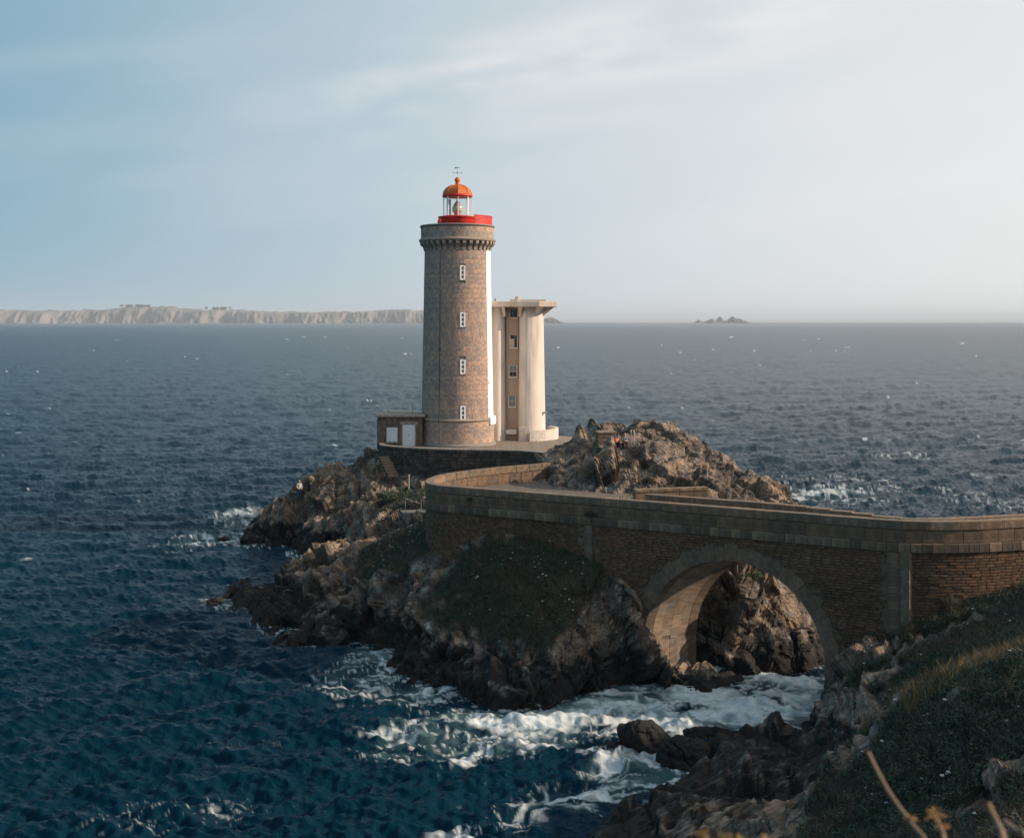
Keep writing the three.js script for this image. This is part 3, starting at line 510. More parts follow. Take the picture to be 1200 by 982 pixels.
function archBlock(a0, a1, r0, r1, w0, w1, seg = 3) {      // a block of the slanted arch, angles from the springing
  const P = [], I = [], U = []; const pt = (a, r, w) => { const v = BW(ARC_S - r * Math.cos(a), w, ARC_Y + r * Math.sin(a)); return [v.x, v.y, v.z]; };
  const quad = (...v) => { const n = P.length / 3; v.forEach((p, i) => { P.push(...p); U.push(p[0] + p[2] + (i & 1) * 0.01, p[1]); }); I.push(n, n + 1, n + 2, n, n + 2, n + 3); };
  for (let i = 0; i < seg; i++) { const a = mix(a0, a1, i / seg), b = mix(a0, a1, (i + 1) / seg);
    quad(pt(a, r1, w0), pt(a, r0, w0), pt(b, r0, w0), pt(b, r1, w0)); quad(pt(a, r0, w0), pt(a, r0, w1), pt(b, r0, w1), pt(b, r0, w0)); quad(pt(a, r1, w1), pt(a, r1, w0), pt(b, r1, w0), pt(b, r1, w1)); quad(pt(a, r0, w1), pt(a, r1, w1), pt(b, r1, w1), pt(b, r0, w1)); }
  quad(pt(a0, r0, w0), pt(a0, r1, w0), pt(a0, r1, w1), pt(a0, r0, w1)); quad(pt(a1, r1, w0), pt(a1, r0, w0), pt(a1, r0, w1), pt(a1, r1, w1));
  const g = new THREE.BufferGeometry(); g.setAttribute('position', new THREE.Float32BufferAttribute(P, 3)); g.setAttribute('uv', new THREE.Float32BufferAttribute(U, 2)); g.setIndex(I); g.computeVertexNormals(); return g;
}
{
  const NV = 27;
  for (let i = 0; i < NV; i++) { const a0 = Math.PI * i / NV + 0.0012, a1 = Math.PI * (i + 1) / NV - 0.0012, r1 = ARC + (i % 2 ? 0.80 : 0.70) + (i === 13 ? 0.15 : 0); mesh('voussoir', archBlock(a0, a1, ARC, r1, -0.035 - rnd() * 0.015, 0.48), pick(M_arch), bridge); mesh('voussoir', archBlock(a0, a1, ARC, r1, WIDE - 0.48, WIDE + 0.04), pick(M_arch), bridge); }
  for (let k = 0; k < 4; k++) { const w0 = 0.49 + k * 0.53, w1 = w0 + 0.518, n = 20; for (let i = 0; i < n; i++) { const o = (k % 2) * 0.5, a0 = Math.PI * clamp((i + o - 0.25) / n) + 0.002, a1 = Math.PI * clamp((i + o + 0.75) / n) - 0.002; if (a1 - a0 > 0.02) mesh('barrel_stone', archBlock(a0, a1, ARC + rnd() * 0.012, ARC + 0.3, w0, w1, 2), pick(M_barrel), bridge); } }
  for (const side of [-1, 1]) for (let y = ARC_Y, k = 0; y > -0.6; k++) { // jambs below the springing
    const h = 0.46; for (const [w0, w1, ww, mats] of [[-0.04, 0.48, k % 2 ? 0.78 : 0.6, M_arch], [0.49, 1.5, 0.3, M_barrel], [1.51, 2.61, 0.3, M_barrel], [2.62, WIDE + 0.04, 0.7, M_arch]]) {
      const g = boxGeo(ww, h - 0.014, w1 - w0, 0.01), p = g.attributes.position; for (let i = 0; i < p.count; i++) { const v = BW(ARC_S + side * (ARC + ww / 2) + p.getX(i), (w0 + w1) / 2 - p.getZ(i), y - h / 2 + p.getY(i)); p.setXYZ(i, v.x, v.y, v.z); } g.computeVertexNormals();
      mesh('jamb_stone', g, pick(mats), bridge); }
    y -= h;
  }
}
{ // the roadway, and the forecourt it widens into under the rock
  const sh = new THREE.Shape(), pts = []; for (let s = 0.2; s < RL; s += 0.5) { const [x, z] = OUT(s, -0.3); pts.push([x, -z]); }
  const back = []; for (let s = RL - 0.5; s > farS; s -= 0.5) { const [x, z] = OUT(s, -2.9); back.push([x, -z]); }
  const all = pts.concat(back, [[9, 78], [9, 86], [5, 92]]); sh.moveTo(...all[0]); for (const p of all.slice(1)) sh.lineTo(...p); sh.closePath();
  const g = new THREE.ExtrudeGeometry(sh, { depth: 0.3, bevelEnabled: false }); g.rotateX(-Math.PI / 2); g.scale(1, 1, 1); g.translate(0, DECK - 0.3, 0);
  mesh('roadway', g, stone(0.20, 0.165, 0.135, { bumpScale: 0.03 }), bridge);
}
{ // drain spout on the face right of the arch
  const s = road.px(991), [x, z, ry] = OUT(s, 0.16), g = new THREE.Shape(); g.moveTo(-0.16, -0.1); g.lineTo(0.16, -0.1); g.lineTo(0.16, 0.12); g.lineTo(0.08, 0.12); g.lineTo(0.08, -0.02); g.lineTo(-0.08, -0.02); g.lineTo(-0.08, 0.12); g.lineTo(-0.16, 0.12); g.closePath();
  const m = mesh('drain_spout', new THREE.ExtrudeGeometry(g, { depth: 0.5, bevelEnabled: true, bevelSize: 0.01, bevelThickness: 0.01, bevelSegments: 1 }), M_quoin[0], bridge); m.position.set(x, EYE - (733 - 377) * -z / F, z - 0.2); m.rotation.y = ry;
}
// low wall beyond the far parapet
{
  const wall = thing('low_wall', 'low pale stone wall at the foot of the rock behind the far parapet', 'wall', [7.3, 8.6, -73.2], Math.atan2(1.1, 4.4) * 1);
  for (let i = 0; i < 5; i++) { mesh('coping_stone', cbox(0.92, 0.2, 0.5, 0.02), pick(M_cope), wall).position.set(0.47 + i * 0.935, 1.28, 0); for (let k = 0; k < 2; k++) mesh('wall_stone', cbox(0.92, 0.56, 0.42, 0.02), pick(M_panel), wall).position.set(0.47 + i * 0.935, 0.3 + k * 0.575, 0); }
}

// ------------------------------------------------------------------ the lighthouse
const TX = (536 - 600) * 117.5 / F, TZ = -117.5, TK = 117.5 / F, BASE = 8.3;
const M_tower = shades(0.58, 0.42, 0.34, 6, 0.08), M_tcore = stone(0.30, 0.24, 0.20), M_trim = shades(0.50, 0.41, 0.345, 4, 0.1), M_dark = std(0.02, 0.022, 0.025, { roughness: 0.3 });
const M_white = std(0.92, 0.92, 0.91, { roughness: 0.65, bumpMap: GB, bumpScale: 0.004 }), M_red = std(0.85, 0.034, 0.016, { roughness: 0.55, map: scaled(grainT, 0.8) }), M_orange = std(0.98, 0.22, 0.02, { roughness: 0.55, map: scaled(grainT, 0.8) }), M_metal = std(0.25, 0.26, 0.27, { roughness: 0.5, metalness: 0.6 });
const M_glass = new THREE.MeshPhysicalMaterial({ color: RGB(0.93, 0.96, 0.96), transmission: 1, thickness: 0, roughness: 0.05, ior: 1.45 });
const yAt = (py) => EYE + (377 - py) * TK;
const TY = (y) => y - BASE;                               // heights below are above the sea; the group stands on its terrace
const light = thing('lighthouse', 'round tapering granite lighthouse with white side stripe and red domed lantern', 'lighthouse', [TX, BASE, TZ], Math.atan2(-TX, 117.5) * 1);
{
  const rAt = (y) => mix(3.44, 3.15, (y - 10.7) / (26.8 - 10.7)), win = [[yAt(321), 8.5], [yAt(374.7), 8.5], [yAt(428.5), 8.5], [yAt(481), 8.5]].map(([y, a]) => [y, a * Math.PI / 180]);
  mesh('masonry_core', lathe([[0, TY(8.0)], [3.44, TY(8.0)], [3.44, TY(10.7)], [3.37, TY(10.75)], [3.08, TY(26.8)], [0, TY(26.8)]], 72), M_tcore, light);
  const blocks = [], add = (y0, y1, n, off) => { for (let i = 0; i < n; i++) blocks.push([y0, y1, n, (i + off) / n * 2 * Math.PI]); };
  for (let k = 0; k < 5; k++) { const h = (10.62 - 8.05) / 5; add(8.05 + k * h, 8.05 + (k + 1) * h, 22, (k % 2) / 2); }
  const nC = 35, hC = (26.78 - 10.86) / nC; for (let k = 0; k < nC; k++) add(10.86 + k * hC, 10.86 + (k + 1) * hC, k > 20 ? 20 : 22, (k % 2) / 2 + 0.11 * Math.sin(k * 2.4));
  const geos = {}, rest = M_tower.map(() => []); let own = 0;
  const order = blocks.map(b => { const a = Math.atan2(Math.sin(b[3]), Math.cos(b[3])); return [Math.abs(a), a, b]; }).sort((p, q) => p[0] - q[0]);
  for (const [, a, [y0, y1, n]] of order) {
    const w = Math.PI / n, ym = (y0 + y1) / 2;
    const hit = win.find(([wy, wa]) => Math.abs(ym - wy) < 0.78 && Math.abs(a - wa) < 0.085 + w);
    const low = y1 < 10.8, r = low ? 3.52 : rAt(y0), tp = low ? 0 : rAt(y0) - rAt(y1), mi = Math.floor(rnd() * 6);
    if (hit) { // cut round the window
      const l = a - w, rgt = a + w, wl = hit[1] - 0.088, wr = hit[1] + 0.088;
      for (const [p, q] of [[l, Math.min(rgt, wl)], [Math.max(l, wr), rgt]]) if (q - p > 0.02) mesh('ashlar_block', wedge(r - 0.12, r, p + 0.002, q - 0.002, TY(y0) + 0.006, TY(y1) - 0.006, 2, tp, tp), M_tower[mi], light);
      continue;
    }
    const key = [y0.toFixed(2), n].join(); const g = geos[key] ??= wedge(r - 0.12, r, -w + 0.0022, w - 0.0022, TY(y0) + 0.006, TY(y1) - 0.006, 3, tp, tp);
    if (Math.abs(a) < 1.7 && own < 262) { own++; const m = mesh('ashlar_block', g, M_tower[mi], light); m.rotation.y = a; m.scale.set(1 + rnd() * 0.004, 1, 1 + rnd() * 0.004); }
    else rest[mi].push(at(g, 0, 0, 0, a));
  }
  rest.forEach((gs, i) => { const m = mesh('ashlar_facing', mergeGeometries(gs), M_tower[i], light); m.userData.kind = 'stuff'; });
  mesh('string_course', lathe([[3.4, TY(10.60)], [3.60, TY(10.64)], [3.66, TY(10.72)], [3.64, TY(10.84)], [3.4, TY(10.90)]], 72), M_trim[1], light);
  mesh('plinth', lathe([[3.4, TY(7.9)], [3.72, TY(7.9)], [3.72, TY(8.42)], [3.66, TY(8.52)], [3.4, TY(8.56)]], 72), M_trim[0], light);
  const strip = (a0, a1, y0, y1, o) => wedge(3.2, rAt(y0) + o, a0, a1, TY(y0), TY(y1), 14, 0, rAt(y0) - rAt(y1));
  mesh('white_stripe', strip(1.03, 2.2, 10.95, 26.78, 0.012), M_white, light);
  mesh('white_stripe_foot', wedge(3.4, 3.69, 1.02, 2.2, TY(10.25), TY(10.93), 14), M_white, light);
  for (const [y, a] of win) { // slit windows: white surround, three small dark panes
    const g = new THREE.Group(); g.name = 'window'; g.rotation.y = a; g.scale.set(0.9, 0.95, 1); g.position.y = TY(y); light.add(g); const r = rAt(y) + 0.02;
    const put = (name, geo, mat, x, yy, z) => mesh(name, geo, mat, g).position.set(x, yy, z);
    put('frame', boxGeo(0.16, 1.4, 0.3), M_white, -0.205, 0, r - 0.14); put('frame', boxGeo(0.16, 1.4, 0.3), M_white, 0.205, 0, r - 0.14);
    for (const k of [-0.65, -0.22, 0.22, 0.65]) put('frame', boxGeo(0.25, k * k > 0.2 ? 0.13 : 0.10, 0.28), M_white, 0, k, r - 0.145);
    for (const k of [-0.435, 0, 0.435]) put('pane', boxGeo(0.25, 0.36, 0.02), M_dark, 0, k, r - 0.24);
    put('sill', boxGeo(0.62, 0.09, 0.34), M_trim[2], 0, -0.75, r - 0.12);
  }
  // corbelled gallery
  const nc = 34; const cg = (() => { const s = new THREE.Shape(); s.moveTo(0, 0); s.lineTo(0.10, 0.0); s.lineTo(0.14, 0.22); s.quadraticCurveTo(0.2, 0.42, 0.36, 0.48); s.lineTo(0.46, 0.62); s.lineTo(0.46, 0.86); s.lineTo(0, 0.86); s.closePath(); const g = new THREE.ExtrudeGeometry(s, { depth: 0.30, bevelEnabled: true, bevelSize: 0.012, bevelThickness: 0.012, bevelSegments: 1, curveSegments: 4 }); g.translate(0, 0, -0.15); g.rotateY(-Math.PI / 2); return g; })();
  for (let i = 0; i < nc; i++) { const m = mesh('corbel', cg, pick(M_trim), light), a = i / nc * 2 * Math.PI; m.position.set(Math.sin(a) * 3.12, TY(26.78), Math.cos(a) * 3.12); m.rotation.y = a; }
  mesh('gallery_floor', lathe([[0, TY(27.5)], [3.1, TY(27.5)], [3.56, TY(27.62)], [3.68, TY(27.66)], [3.70, TY(27.82)], [3.58, TY(27.92)], [0, TY(27.95)]], 72), M_trim[1], light);
  mesh('neck_wall', lathe([[3.05, TY(26.7)], [3.06, TY(27.6)]], 72), M_tower[2], light);
  for (const [y0, y1, o] of [[27.93, 28.52, 0], [28.52, 29.0, 0.5]]) { const n = 18; for (let i = 0; i < n; i++) { const m = mesh('gallery_block', wedge(3.15, 3.51, -Math.PI / n + 0.002, Math.PI / n - 0.002, TY(y0) + 0.004, TY(y1) - 0.004, 3), pick(y0 < 28 ? M_trim : M_tower), light); m.rotation.y = (i + o) / n * 2 * Math.PI; } }
  mesh('gallery_coping', lathe([[3.1, TY(29.0)], [3.57, TY(29.0)], [3.59, TY(29.14)], [3.52, TY(29.2)], [3.1, TY(29.22)]], 72), M_trim[0], light);
  // lantern
  mesh('lantern_drum', lathe([[0, TY(28.6)], [1.60, TY(28.6)], [1.62, TY(29.72)], [1.86, TY(29.95)], [1.88, TY(30.06)], [1.36, TY(30.14)], [0, TY(30.14)]], 64), M_red, light);
  mesh('red_screen', wedge(3.28, 3.34, 0.50, 2.3, TY(29.0), TY(30.0), 22), M_red, light);
  mesh('screen_rail', wedge(3.24, 3.38, 0.49, 2.31, TY(30.0), TY(30.06), 22), M_red, light);
  const L0 = TY(30.12), L1 = TY(31.95);
  for (let i = 0; i < 8; i++) {
    const a = (i + 0.06) / 8 * 2 * Math.PI, m = mesh('glazing_bar', boxGeo(0.09, L1 - L0, 0.09, 0.01), M_white, light); m.position.set(Math.sin(a) * 1.33, (L0 + L1) / 2, Math.cos(a) * 1.33); m.rotation.y = a;
    const b = a + Math.PI / 8, p = mesh('lantern_pane', new THREE.PlaneGeometry(0.95, L1 - L0), M_glass, light); p.position.set(Math.sin(b) * 1.24, (L0 + L1) / 2, Math.cos(b) * 1.24); p.rotation.y = b;
    const rp = mesh('roof_panel', (() => { const P = [], I = [], n = 8; for (let k = 0; k <= n; k++) { const t = k / n * 1.46, r = 1.40 * Math.cos(t), y = TY(32.14) + 1.05 * Math.sin(t); for (const s of [-1, 1]) { const q = s * (Math.PI / 8 - 0.008); P.push(Math.sin(q) * r, y, Math.cos(q) * r); } if (k) I.push(k * 2 - 2, k * 2 - 1, k * 2, k * 2 - 1, k * 2 + 1, k * 2); } const g = new THREE.BufferGeometry(); g.setAttribute('position', new THREE.Float32BufferAttribute(P, 3)); g.setIndex(I); g.computeVertexNormals(); return g; })(), M_orange, light); rp.rotation.y = b;
    mesh('roof_rib', tube(Array.from({ length: 7 }, (_, k) => { const t = k / 6 * 1.46; return [Math.sin(a) * 1.40 * Math.cos(t), TY(32.14) + 1.05 * Math.sin(t), Math.cos(a) * 1.40 * Math.cos(t)]; }), 0.035, 12, 5), M_orange, light);
  }
  mesh('roof_core', lathe([[1.30, TY(32.06)], [1.30, TY(32.14)], [1.05, TY(32.75)], [0.6, TY(33.05)], [0.1, TY(33.15)]], 32), M_orange, light);
  mesh('roof_gutter', lathe([[1.28, L1 - 0.02], [1.42, L1], [1.46, L1 + 0.08], [1.44, L1 + 0.21], [1.34, L1 + 0.24]], 8 * 6), M_red, light);
  mesh('ceiling_plate', new THREE.CircleGeometry(1.32, 40).rotateX(Math.PI / 2).translate(0, L1 + 0.02, 0), M_orange, light);
  mesh('finial', lathe([[0, TY(33.1)], [0.24, TY(33.12)], [0.2, TY(33.3)], [0.17, TY(33.36)], [0.26, TY(33.48)], [0.28, TY(33.62)], [0.22, TY(33.78)], [0.1, TY(33.87)], [0, TY(33.9)]], 24), M_orange, light);
  const vane = mesh('weather_vane', mergeGeometries([cyl(0.018, 0.012, 1.1, 0, TY(33.88), 0, 6), new THREE.CylinderGeometry(0.012, 0.012, 0.86, 6).rotateZ(Math.PI / 2).translate(0, TY(34.3), 0), new THREE.CylinderGeometry(0.012, 0.012, 0.86, 6).rotateX(Math.PI / 2).translate(0, TY(34.3), 0), ...[[-0.42, 0], [0.42, 0], [0, 0.42], [0, -0.42]].map(([x, z]) => new THREE.TorusGeometry(0.05, 0.014, 5, 10).translate(x, TY(34.3), z)), new THREE.ConeGeometry(0.06, 0.3, 6).rotateZ(-Math.PI / 2).translate(0.14, TY(34.78), 0), new THREE.BoxGeometry(0.2, 0.14, 0.012).translate(-0.16, TY(34.78), 0)]), M_metal, light);
  mesh('lens', lathe([[0, L0], [0.3, L0], [0.34, L0 + 0.35], [0.5, L0 + 0.45], [0.52, L0 + 0.6], [0.47, L0 + 0.62], [0.53, L0 + 0.72], [0.48, L0 + 0.76], [0.52, L0 + 0.86], [0.45, L0 + 0.92], [0.38, L0 + 1.1], [0.26, L0 + 1.3], [0.1, L0 + 1.48], [0, L0 + 1.5]], 24), new THREE.MeshPhysicalMaterial({ color: RGB(0.62, 0.52, 0.36), roughness: 0.18, metalness: 0.35, clearcoat: 0.6 }), light);
  mesh('lantern_box', boxGeo(0.34, 1.6, 0.3), std(0.55, 0.56, 0.57), light).position.set(-0.78, L0 + 0.8, 0.2);
  mesh('horn', lathe([[0, 0], [0.2, 0.02], [0.24, 0.3], [0.16, 0.52], [0, 0.56]], 16), M_red, light).position.set(-1.66, TY(29.2), 1.5);
  mesh('cable', tube([[-1.62, TY(26.8), 2.72], [-1.63, TY(22), 2.82], [-1.68, TY(16), 2.95], [-1.75, TY(10.9), 3.06], [-1.80, TY(10.6), 3.28]], 0.03, 20, 5), std(0.07, 0.06, 0.05), light);
  mesh('down_pipe', cyl(0.045, 0.045, 2.1, -1.55, TY(8.5), 3.2, 8), std(0.42, 0.38, 0.33), light);
}
// ------------------------------------------------------------------ keeper's store beside the tower
{
  const k = 115 / F, g = thing('store_building', 'small flat roofed stone store with white door and shutter against the lighthouse', 'building', [(468.5 - 600) * k, BASE, -115], 0);
  const w = 53 * k, top = 11.05 - BASE, X = (px) => (px - 468.5) * k, Y = (py) => EYE - (py - 377) * k - BASE;
  const blocks = shades(0.20, 0.15, 0.115, 5, 0.22), d0 = [X(471.7), X(486.3), -0.6, Y(497.5)], s0 = [X(453), X(465.7), Y(517.6), Y(501)];
  mesh('wall_core', new THREE.BoxGeometry(w - 0.14, top + 0.6, 4).translate(0, top / 2 - 0.3, -2.1), M_tcore, g);
  const ch = 0.34; for (let r = 0; r < 9; r++) { const y = -0.3 + ch * (r + 0.5); if (y > top) break; for (let x = -w / 2 - (r % 2) * 0.25; x < w / 2 - 0.05;) { const l = rr(0.45, 0.7), a = Math.max(x, -w / 2), b = Math.min(x + l, w / 2); x += l; for (const [p, q] of [[a, b]]) { let segs = [[p, q]]; for (const o of [d0, s0]) if (y + ch / 2 > o[2] && y - ch / 2 < o[3]) segs = segs.flatMap(([m, n]) => [[m, Math.min(n, o[0] - 0.1)], [Math.max(m, o[1] + 0.1), n]]).filter(([m, n]) => n - m > 0.06); for (const [m, n] of segs) mesh('wall_stone', cbox(n - m - 0.012, ch - 0.014, 0.14, 0.012), pick(blocks), g).position.set((m + n) / 2, y, 0); } } }
  for (let z = -0.5; z > -4; z -= 0.5) for (let r = 0; r < 8; r++) mesh('wall_stone', cbox(0.14, 0.33, 0.485, 0.012), pick(blocks), g).position.set(-w / 2 + 0.02, -0.13 + r * 0.34, z + 0.05);
  mesh('roof_slab', boxGeo(w + 0.3, 0.22, 4.5, 0.03), M_trim[2], g).position.set(0.05, top + 0.10, -2.0);
  mesh('roof_pipe', new THREE.CylinderGeometry(0.09, 0.09, 3.7, 10).rotateZ(Math.PI / 2 - 0.03).translate(0.15, top + 0.45, -1.2), std(0.66, 0.56, 0.46), g);
  for (const x of [-1.2, 1.1]) mesh('roof_post', cyl(0.03, 0.03, x > 0 ? 1.1 : 0.6, x, top + 0.2, -1.1, 6), M_metal, g);
  const M_paint = std(0.62, 0.63, 0.66, { roughness: 0.55 });
  const dw = d0[1] - d0[0], dh = d0[3] - 0.0, door = mesh('door', boxGeo(dw, dh, 0.06), M_paint, g); door.position.set((d0[0] + d0[1]) / 2, dh / 2, 0.02);
  for (const y of [-0.28, 0.45]) mesh('door_panel', boxGeo(dw * 0.7, 0.52, 0.03), M_paint, door).position.set(0, y, 0.035); mesh('handle', cyl(0.02, 0.02, 0.2, 0.0, -0.1, 0.07, 6), M_dark, door);
  for (const x of [d0[0] - 0.05, d0[1] + 0.05]) mesh('door_jamb', boxGeo(0.1, dh + 0.1, 0.2), M_trim[1], g).position.set(x, dh / 2, 0.0); mesh('door_lintel', boxGeo(dw + 0.5, 0.2, 0.2), M_trim[1], g).position.set((d0[0] + d0[1]) / 2, dh + 0.15, 0.0);
  const sw = s0[1] - s0[0], shh = s0[3] - s0[2], sh = mesh('shutter', boxGeo(sw, shh, 0.07), M_paint, g); sh.position.set((s0[0] + s0[1]) / 2, (s0[2] + s0[3]) / 2, 0.06);
  for (let i = 0; i < 6; i++) mesh('slat', boxGeo(sw * 0.86, 0.14, 0.02), M_paint, sh).position.set(0, (i - 2.5) * 0.2, 0.04); mesh('sill', boxGeo(sw + 0.2, 0.1, 0.26), M_trim[0], g).position.set((s0[0] + s0[1]) / 2, s0[2] - 0.08, 0.02);
}
// ------------------------------------------------------------------ terrace with its retaining wall
{
  const g = thing('terrace', 'curved stone retaining wall and paved terrace round the foot of the lighthouse', 'retaining wall', [0, 0, 0]);
  const c = new THREE.CatmullRomCurve3([[-12.4, -115.5], [-11.8, -113.2], [-9, -111], [-5.4, -109.6], [-2.4, -109.2], [0.6, -108.6], [2.6, -107], [4.4, -104.8]].map(p => new THREE.Vector3(p[0], 0, p[1]))), n = 60, pts = c.getSpacedPoints(n);
  const sh = new THREE.Shape(); pts.forEach((p, i) => i ? sh.lineTo(p.x, -p.z) : sh.moveTo(p.x, -p.z)); for (const q of [[7, 106], [8, 122], [3, 128], [-9, 125], [-12.6, 120]]) sh.lineTo(...q); sh.closePath();
  const slab = new THREE.ExtrudeGeometry(sh, { depth: 3.0, bevelEnabled: false }); slab.rotateX(-Math.PI / 2); slab.translate(0, BASE - 3.0, 0); mesh('paving', slab, stone(0.30, 0.25, 0.2), g);
  const mats = shades(0.105, 0.085, 0.07, 6, 0.4, { bumpScale: 0.03 });
  for (let i = 0; i < n; i++) { const a = pts[i], b = pts[i + 1], l = a.distanceTo(b), ry = Math.atan2(-(b.z - a.z), b.x - a.x);
    mesh('coping_stone', cbox(l - 0.01, 0.14, 0.5, 0.015), M_trim[i % 4], g).position.set((a.x + b.x) / 2, 8.55, (a.z + b.z) / 2); g.children[g.children.length - 1].rotation.y = ry;
  }
  const cl = c.getLength(); for (let k = 0; k < 8; k++) for (let q = -rnd() * 0.4; q < cl - 0.1;) { const l = Math.round(rr(0.4, 1.0) * 20) / 20, u = clamp((q + l / 2) / cl, 0.005, 0.995), p = c.getPointAt(u), t = c.getTangentAt(u); q += l; const m = mesh('wall_stone', cbox(l - 0.02, 0.30, 0.4, 0.03), pick(mats), g); m.position.set(p.x, 8.31 - k * 0.315, p.z + rr(-0.03, 0.03)); m.rotation.y = Math.atan2(-t.z, t.x); }
}
// ------------------------------------------------------------------ concrete tower behind
{
  const D = 122.5, k = D / F, X = (px) => (px - 600) * k, Y = (py) => EYE - (py - 377) * k;
  const g = thing('concrete_tower', 'pale concrete lookout tower with flat overhanging roof, rust streaks and stacked windows', 'tower', [X(600), BASE, -D], 0);
  const y = (py) => Y(py) - BASE, M_c = new THREE.MeshStandardMaterial({ color: RGB(0.88, 0.79, 0.73), map: concT, bumpMap: GB, bumpScale: 0.006, roughness: 0.88 });
  const M_r = new THREE.MeshStandardMaterial({ color: RGB(0.47, 0.355, 0.28), map: scaled(concT, 0.5), roughness: 0.9 }), yt = y(360);
  const pier = (s) => { const P = [], U = [], I = [], n = 40, m = 2; for (let j = 0; j <= m; j++) for (let i = 0; i <= n; i++) { const a = i / n * 2 * Math.PI, sq = 2.15 + 0.30 * (1 - j / m), r = 1; P.push(s * (1.42 - 0.0) + Math.cos(a) * sq * (Math.cos(a) * s < 0 ? 0.40 : 0.80), mix(-0.4, yt, j / m), Math.sin(a) * sq); U.push(i / n * 3 + s * 0.3, j / m * 1.2); if (i < n && j < m) { const q = j * (n + 1) + i; I.push(q, q + n + 1, q + 1, q + 1, q + n + 1, q + n + 2); } } const G = new THREE.BufferGeometry(); G.setAttribute('position', new THREE.Float32BufferAttribute(P, 3)); G.setAttribute('uv', new THREE.Float32BufferAttribute(U, 2)); G.setIndex(I); G.computeVertexNormals(); return G; };
  mesh('pier', pier(1), M_c, g); mesh('pier', pier(-1), M_c, g);
  const bay = new THREE.BoxGeometry(X(607.5) - X(593.3), yt + 0.4, 3.0); bay.translate((X(607.5) + X(593.3)) / 2, yt / 2 - 0.2, -0.15); mesh('window_bay', bay, M_r, g);
  const zf = 1.36;
  for (const [x0, x1, y0, y1, kind] of [[598, 606, 363, 372, 0], [598, 606, 393, 407, 1], [597, 605.4, 427.5, 441, 2], [596.5, 604, 462, 475.5, 3]]) {
    const w = mesh('window', boxGeo(X(x1) - X(x0), y(y0) - y(y1), 0.06), kind > 1 ? std(0.30, 0.27, 0.24) : M_dark, g); w.position.set((X(x0) + X(x1)) / 2, (y(y0) + y(y1)) / 2, zf); const hw = (X(x1) - X(x0)) / 2, hh = (y(y0) - y(y1)) / 2;
    mesh('sill', boxGeo(hw * 2 + 0.16, 0.1, 0.2), M_c, w).position.set(0, -hh - 0.05, 0.06); for (const s of [-1, 1]) mesh('jamb', boxGeo(0.07, hh * 2, 0.14), M_c, w).position.set(s * (hw + 0.035), 0, 0.03);
    if (kind < 2) { mesh('mullion', boxGeo(0.05, hh * 2, 0.05), M_metal, w).position.set(kind ? 0.1 : -0.08, 0, 0.05); if (kind) mesh('board', boxGeo(hw * 1.05, hh * 1.4, 0.04), std(0.46, 0.35, 0.27), w).position.set(-hw * 0.45, -hh * 0.25, 0.05); }
    else for (const [a, b] of [[-1, -1], [1, -1], [-1, 1], [1, 1]]) mesh('pane', boxGeo(hw * 0.8, hh * 0.72, 0.03), (kind === 2 && b < 0) ? M_dark : std(0.16, 0.19, 0.21, { roughness: 0.15 }), w).position.set(a * hw * 0.47, b * hh * 0.48, 0.035);
  }
  const slab = new THREE.Shape(); [[-4.35, -1.9], [-2.6, -3.2], [2.6, -3.2], [4.35, -1.9], [4.35, 1.6], [2.5, 2.95], [-2.5, 2.95], [-4.35, 1.6]].forEach((p, i) => i ? slab.lineTo(...p) : slab.moveTo(...p)); slab.closePath();
  const sg = new THREE.ExtrudeGeometry(slab, { depth: 0.46, bevelEnabled: true, bevelSize: 0.05, bevelThickness: 0.05, bevelSegments: 1 }); sg.rotateX(-Math.PI / 2); sg.translate(0.05, yt + 0.05, 0); sg.scale(1, 1, 1);
  const M_slab = new THREE.MeshStandardMaterial({ color: RGB(0.76, 0.66, 0.58), map: scaled(concT, 0.25), roughness: 0.9 });
  mesh('roof_slab', sg, M_slab, g); mesh('roof_kerb', boxGeo(3.6, 0.2, 3.6, 0.03), M_slab, g).position.set(1.6, yt + 0.65, 0); mesh('roof_vent', cyl(0.28, 0.24, 0.5, 0.55, yt + 0.55, 1.6, 12), M_slab, g); mesh('roof_vent', cyl(0.14, 0.1, 0.3, -1.6, yt + 0.55, 2.0, 10), M_metal, g);
  const br = new THREE.Shape(); br.moveTo(0, 0); br.lineTo(0, -0.95); br.lineTo(1.15, 0); br.closePath(); const bg = new THREE.ExtrudeGeometry(br, { depth: 0.28, bevelEnabled: false }).translate(0, 0, -0.14);
  for (const [x, z, a] of [[3.05, 0.6, 0], [2.3, 1.6, -0.8], [0.75, 1.9, -1.45], [-0.75, 1.9, -1.7], [-2.3, 1.6, -2.3], [-3.05, 0.6, 3.14]]) { const m = mesh('bracket', bg, M_c, g); m.position.set(x, yt, z); m.rotation.y = a; }
  const door = mesh('door', boxGeo(0.78, 1.45, 0.08), std(0.20, 0.25, 0.27, { roughness: 0.4 }), g); door.position.set(X(585.2), y(510), 2.16); for (const s of [-1, 1]) mesh('door_leaf', boxGeo(0.32, 1.3, 0.04), std(0.32, 0.38, 0.40, { roughness: 0.3 }), door).position.set(s * 0.18, 0, 0.04);
  mesh('sign_board', boxGeo(1.05, 0.46, 0.08), std(0.66, 0.62, 0.57), g).position.set(X(599), y(504.5), 1.62); mesh('porch_block', boxGeo(0.75, 1.9, 0.7, 0.02), M_c, g).position.set(X(612.5), y(509), 2.1); mesh('porch_block', boxGeo(1.5, 0.55, 0.8, 0.02), M_r, g).position.set(X(590), y(521), 2.5);
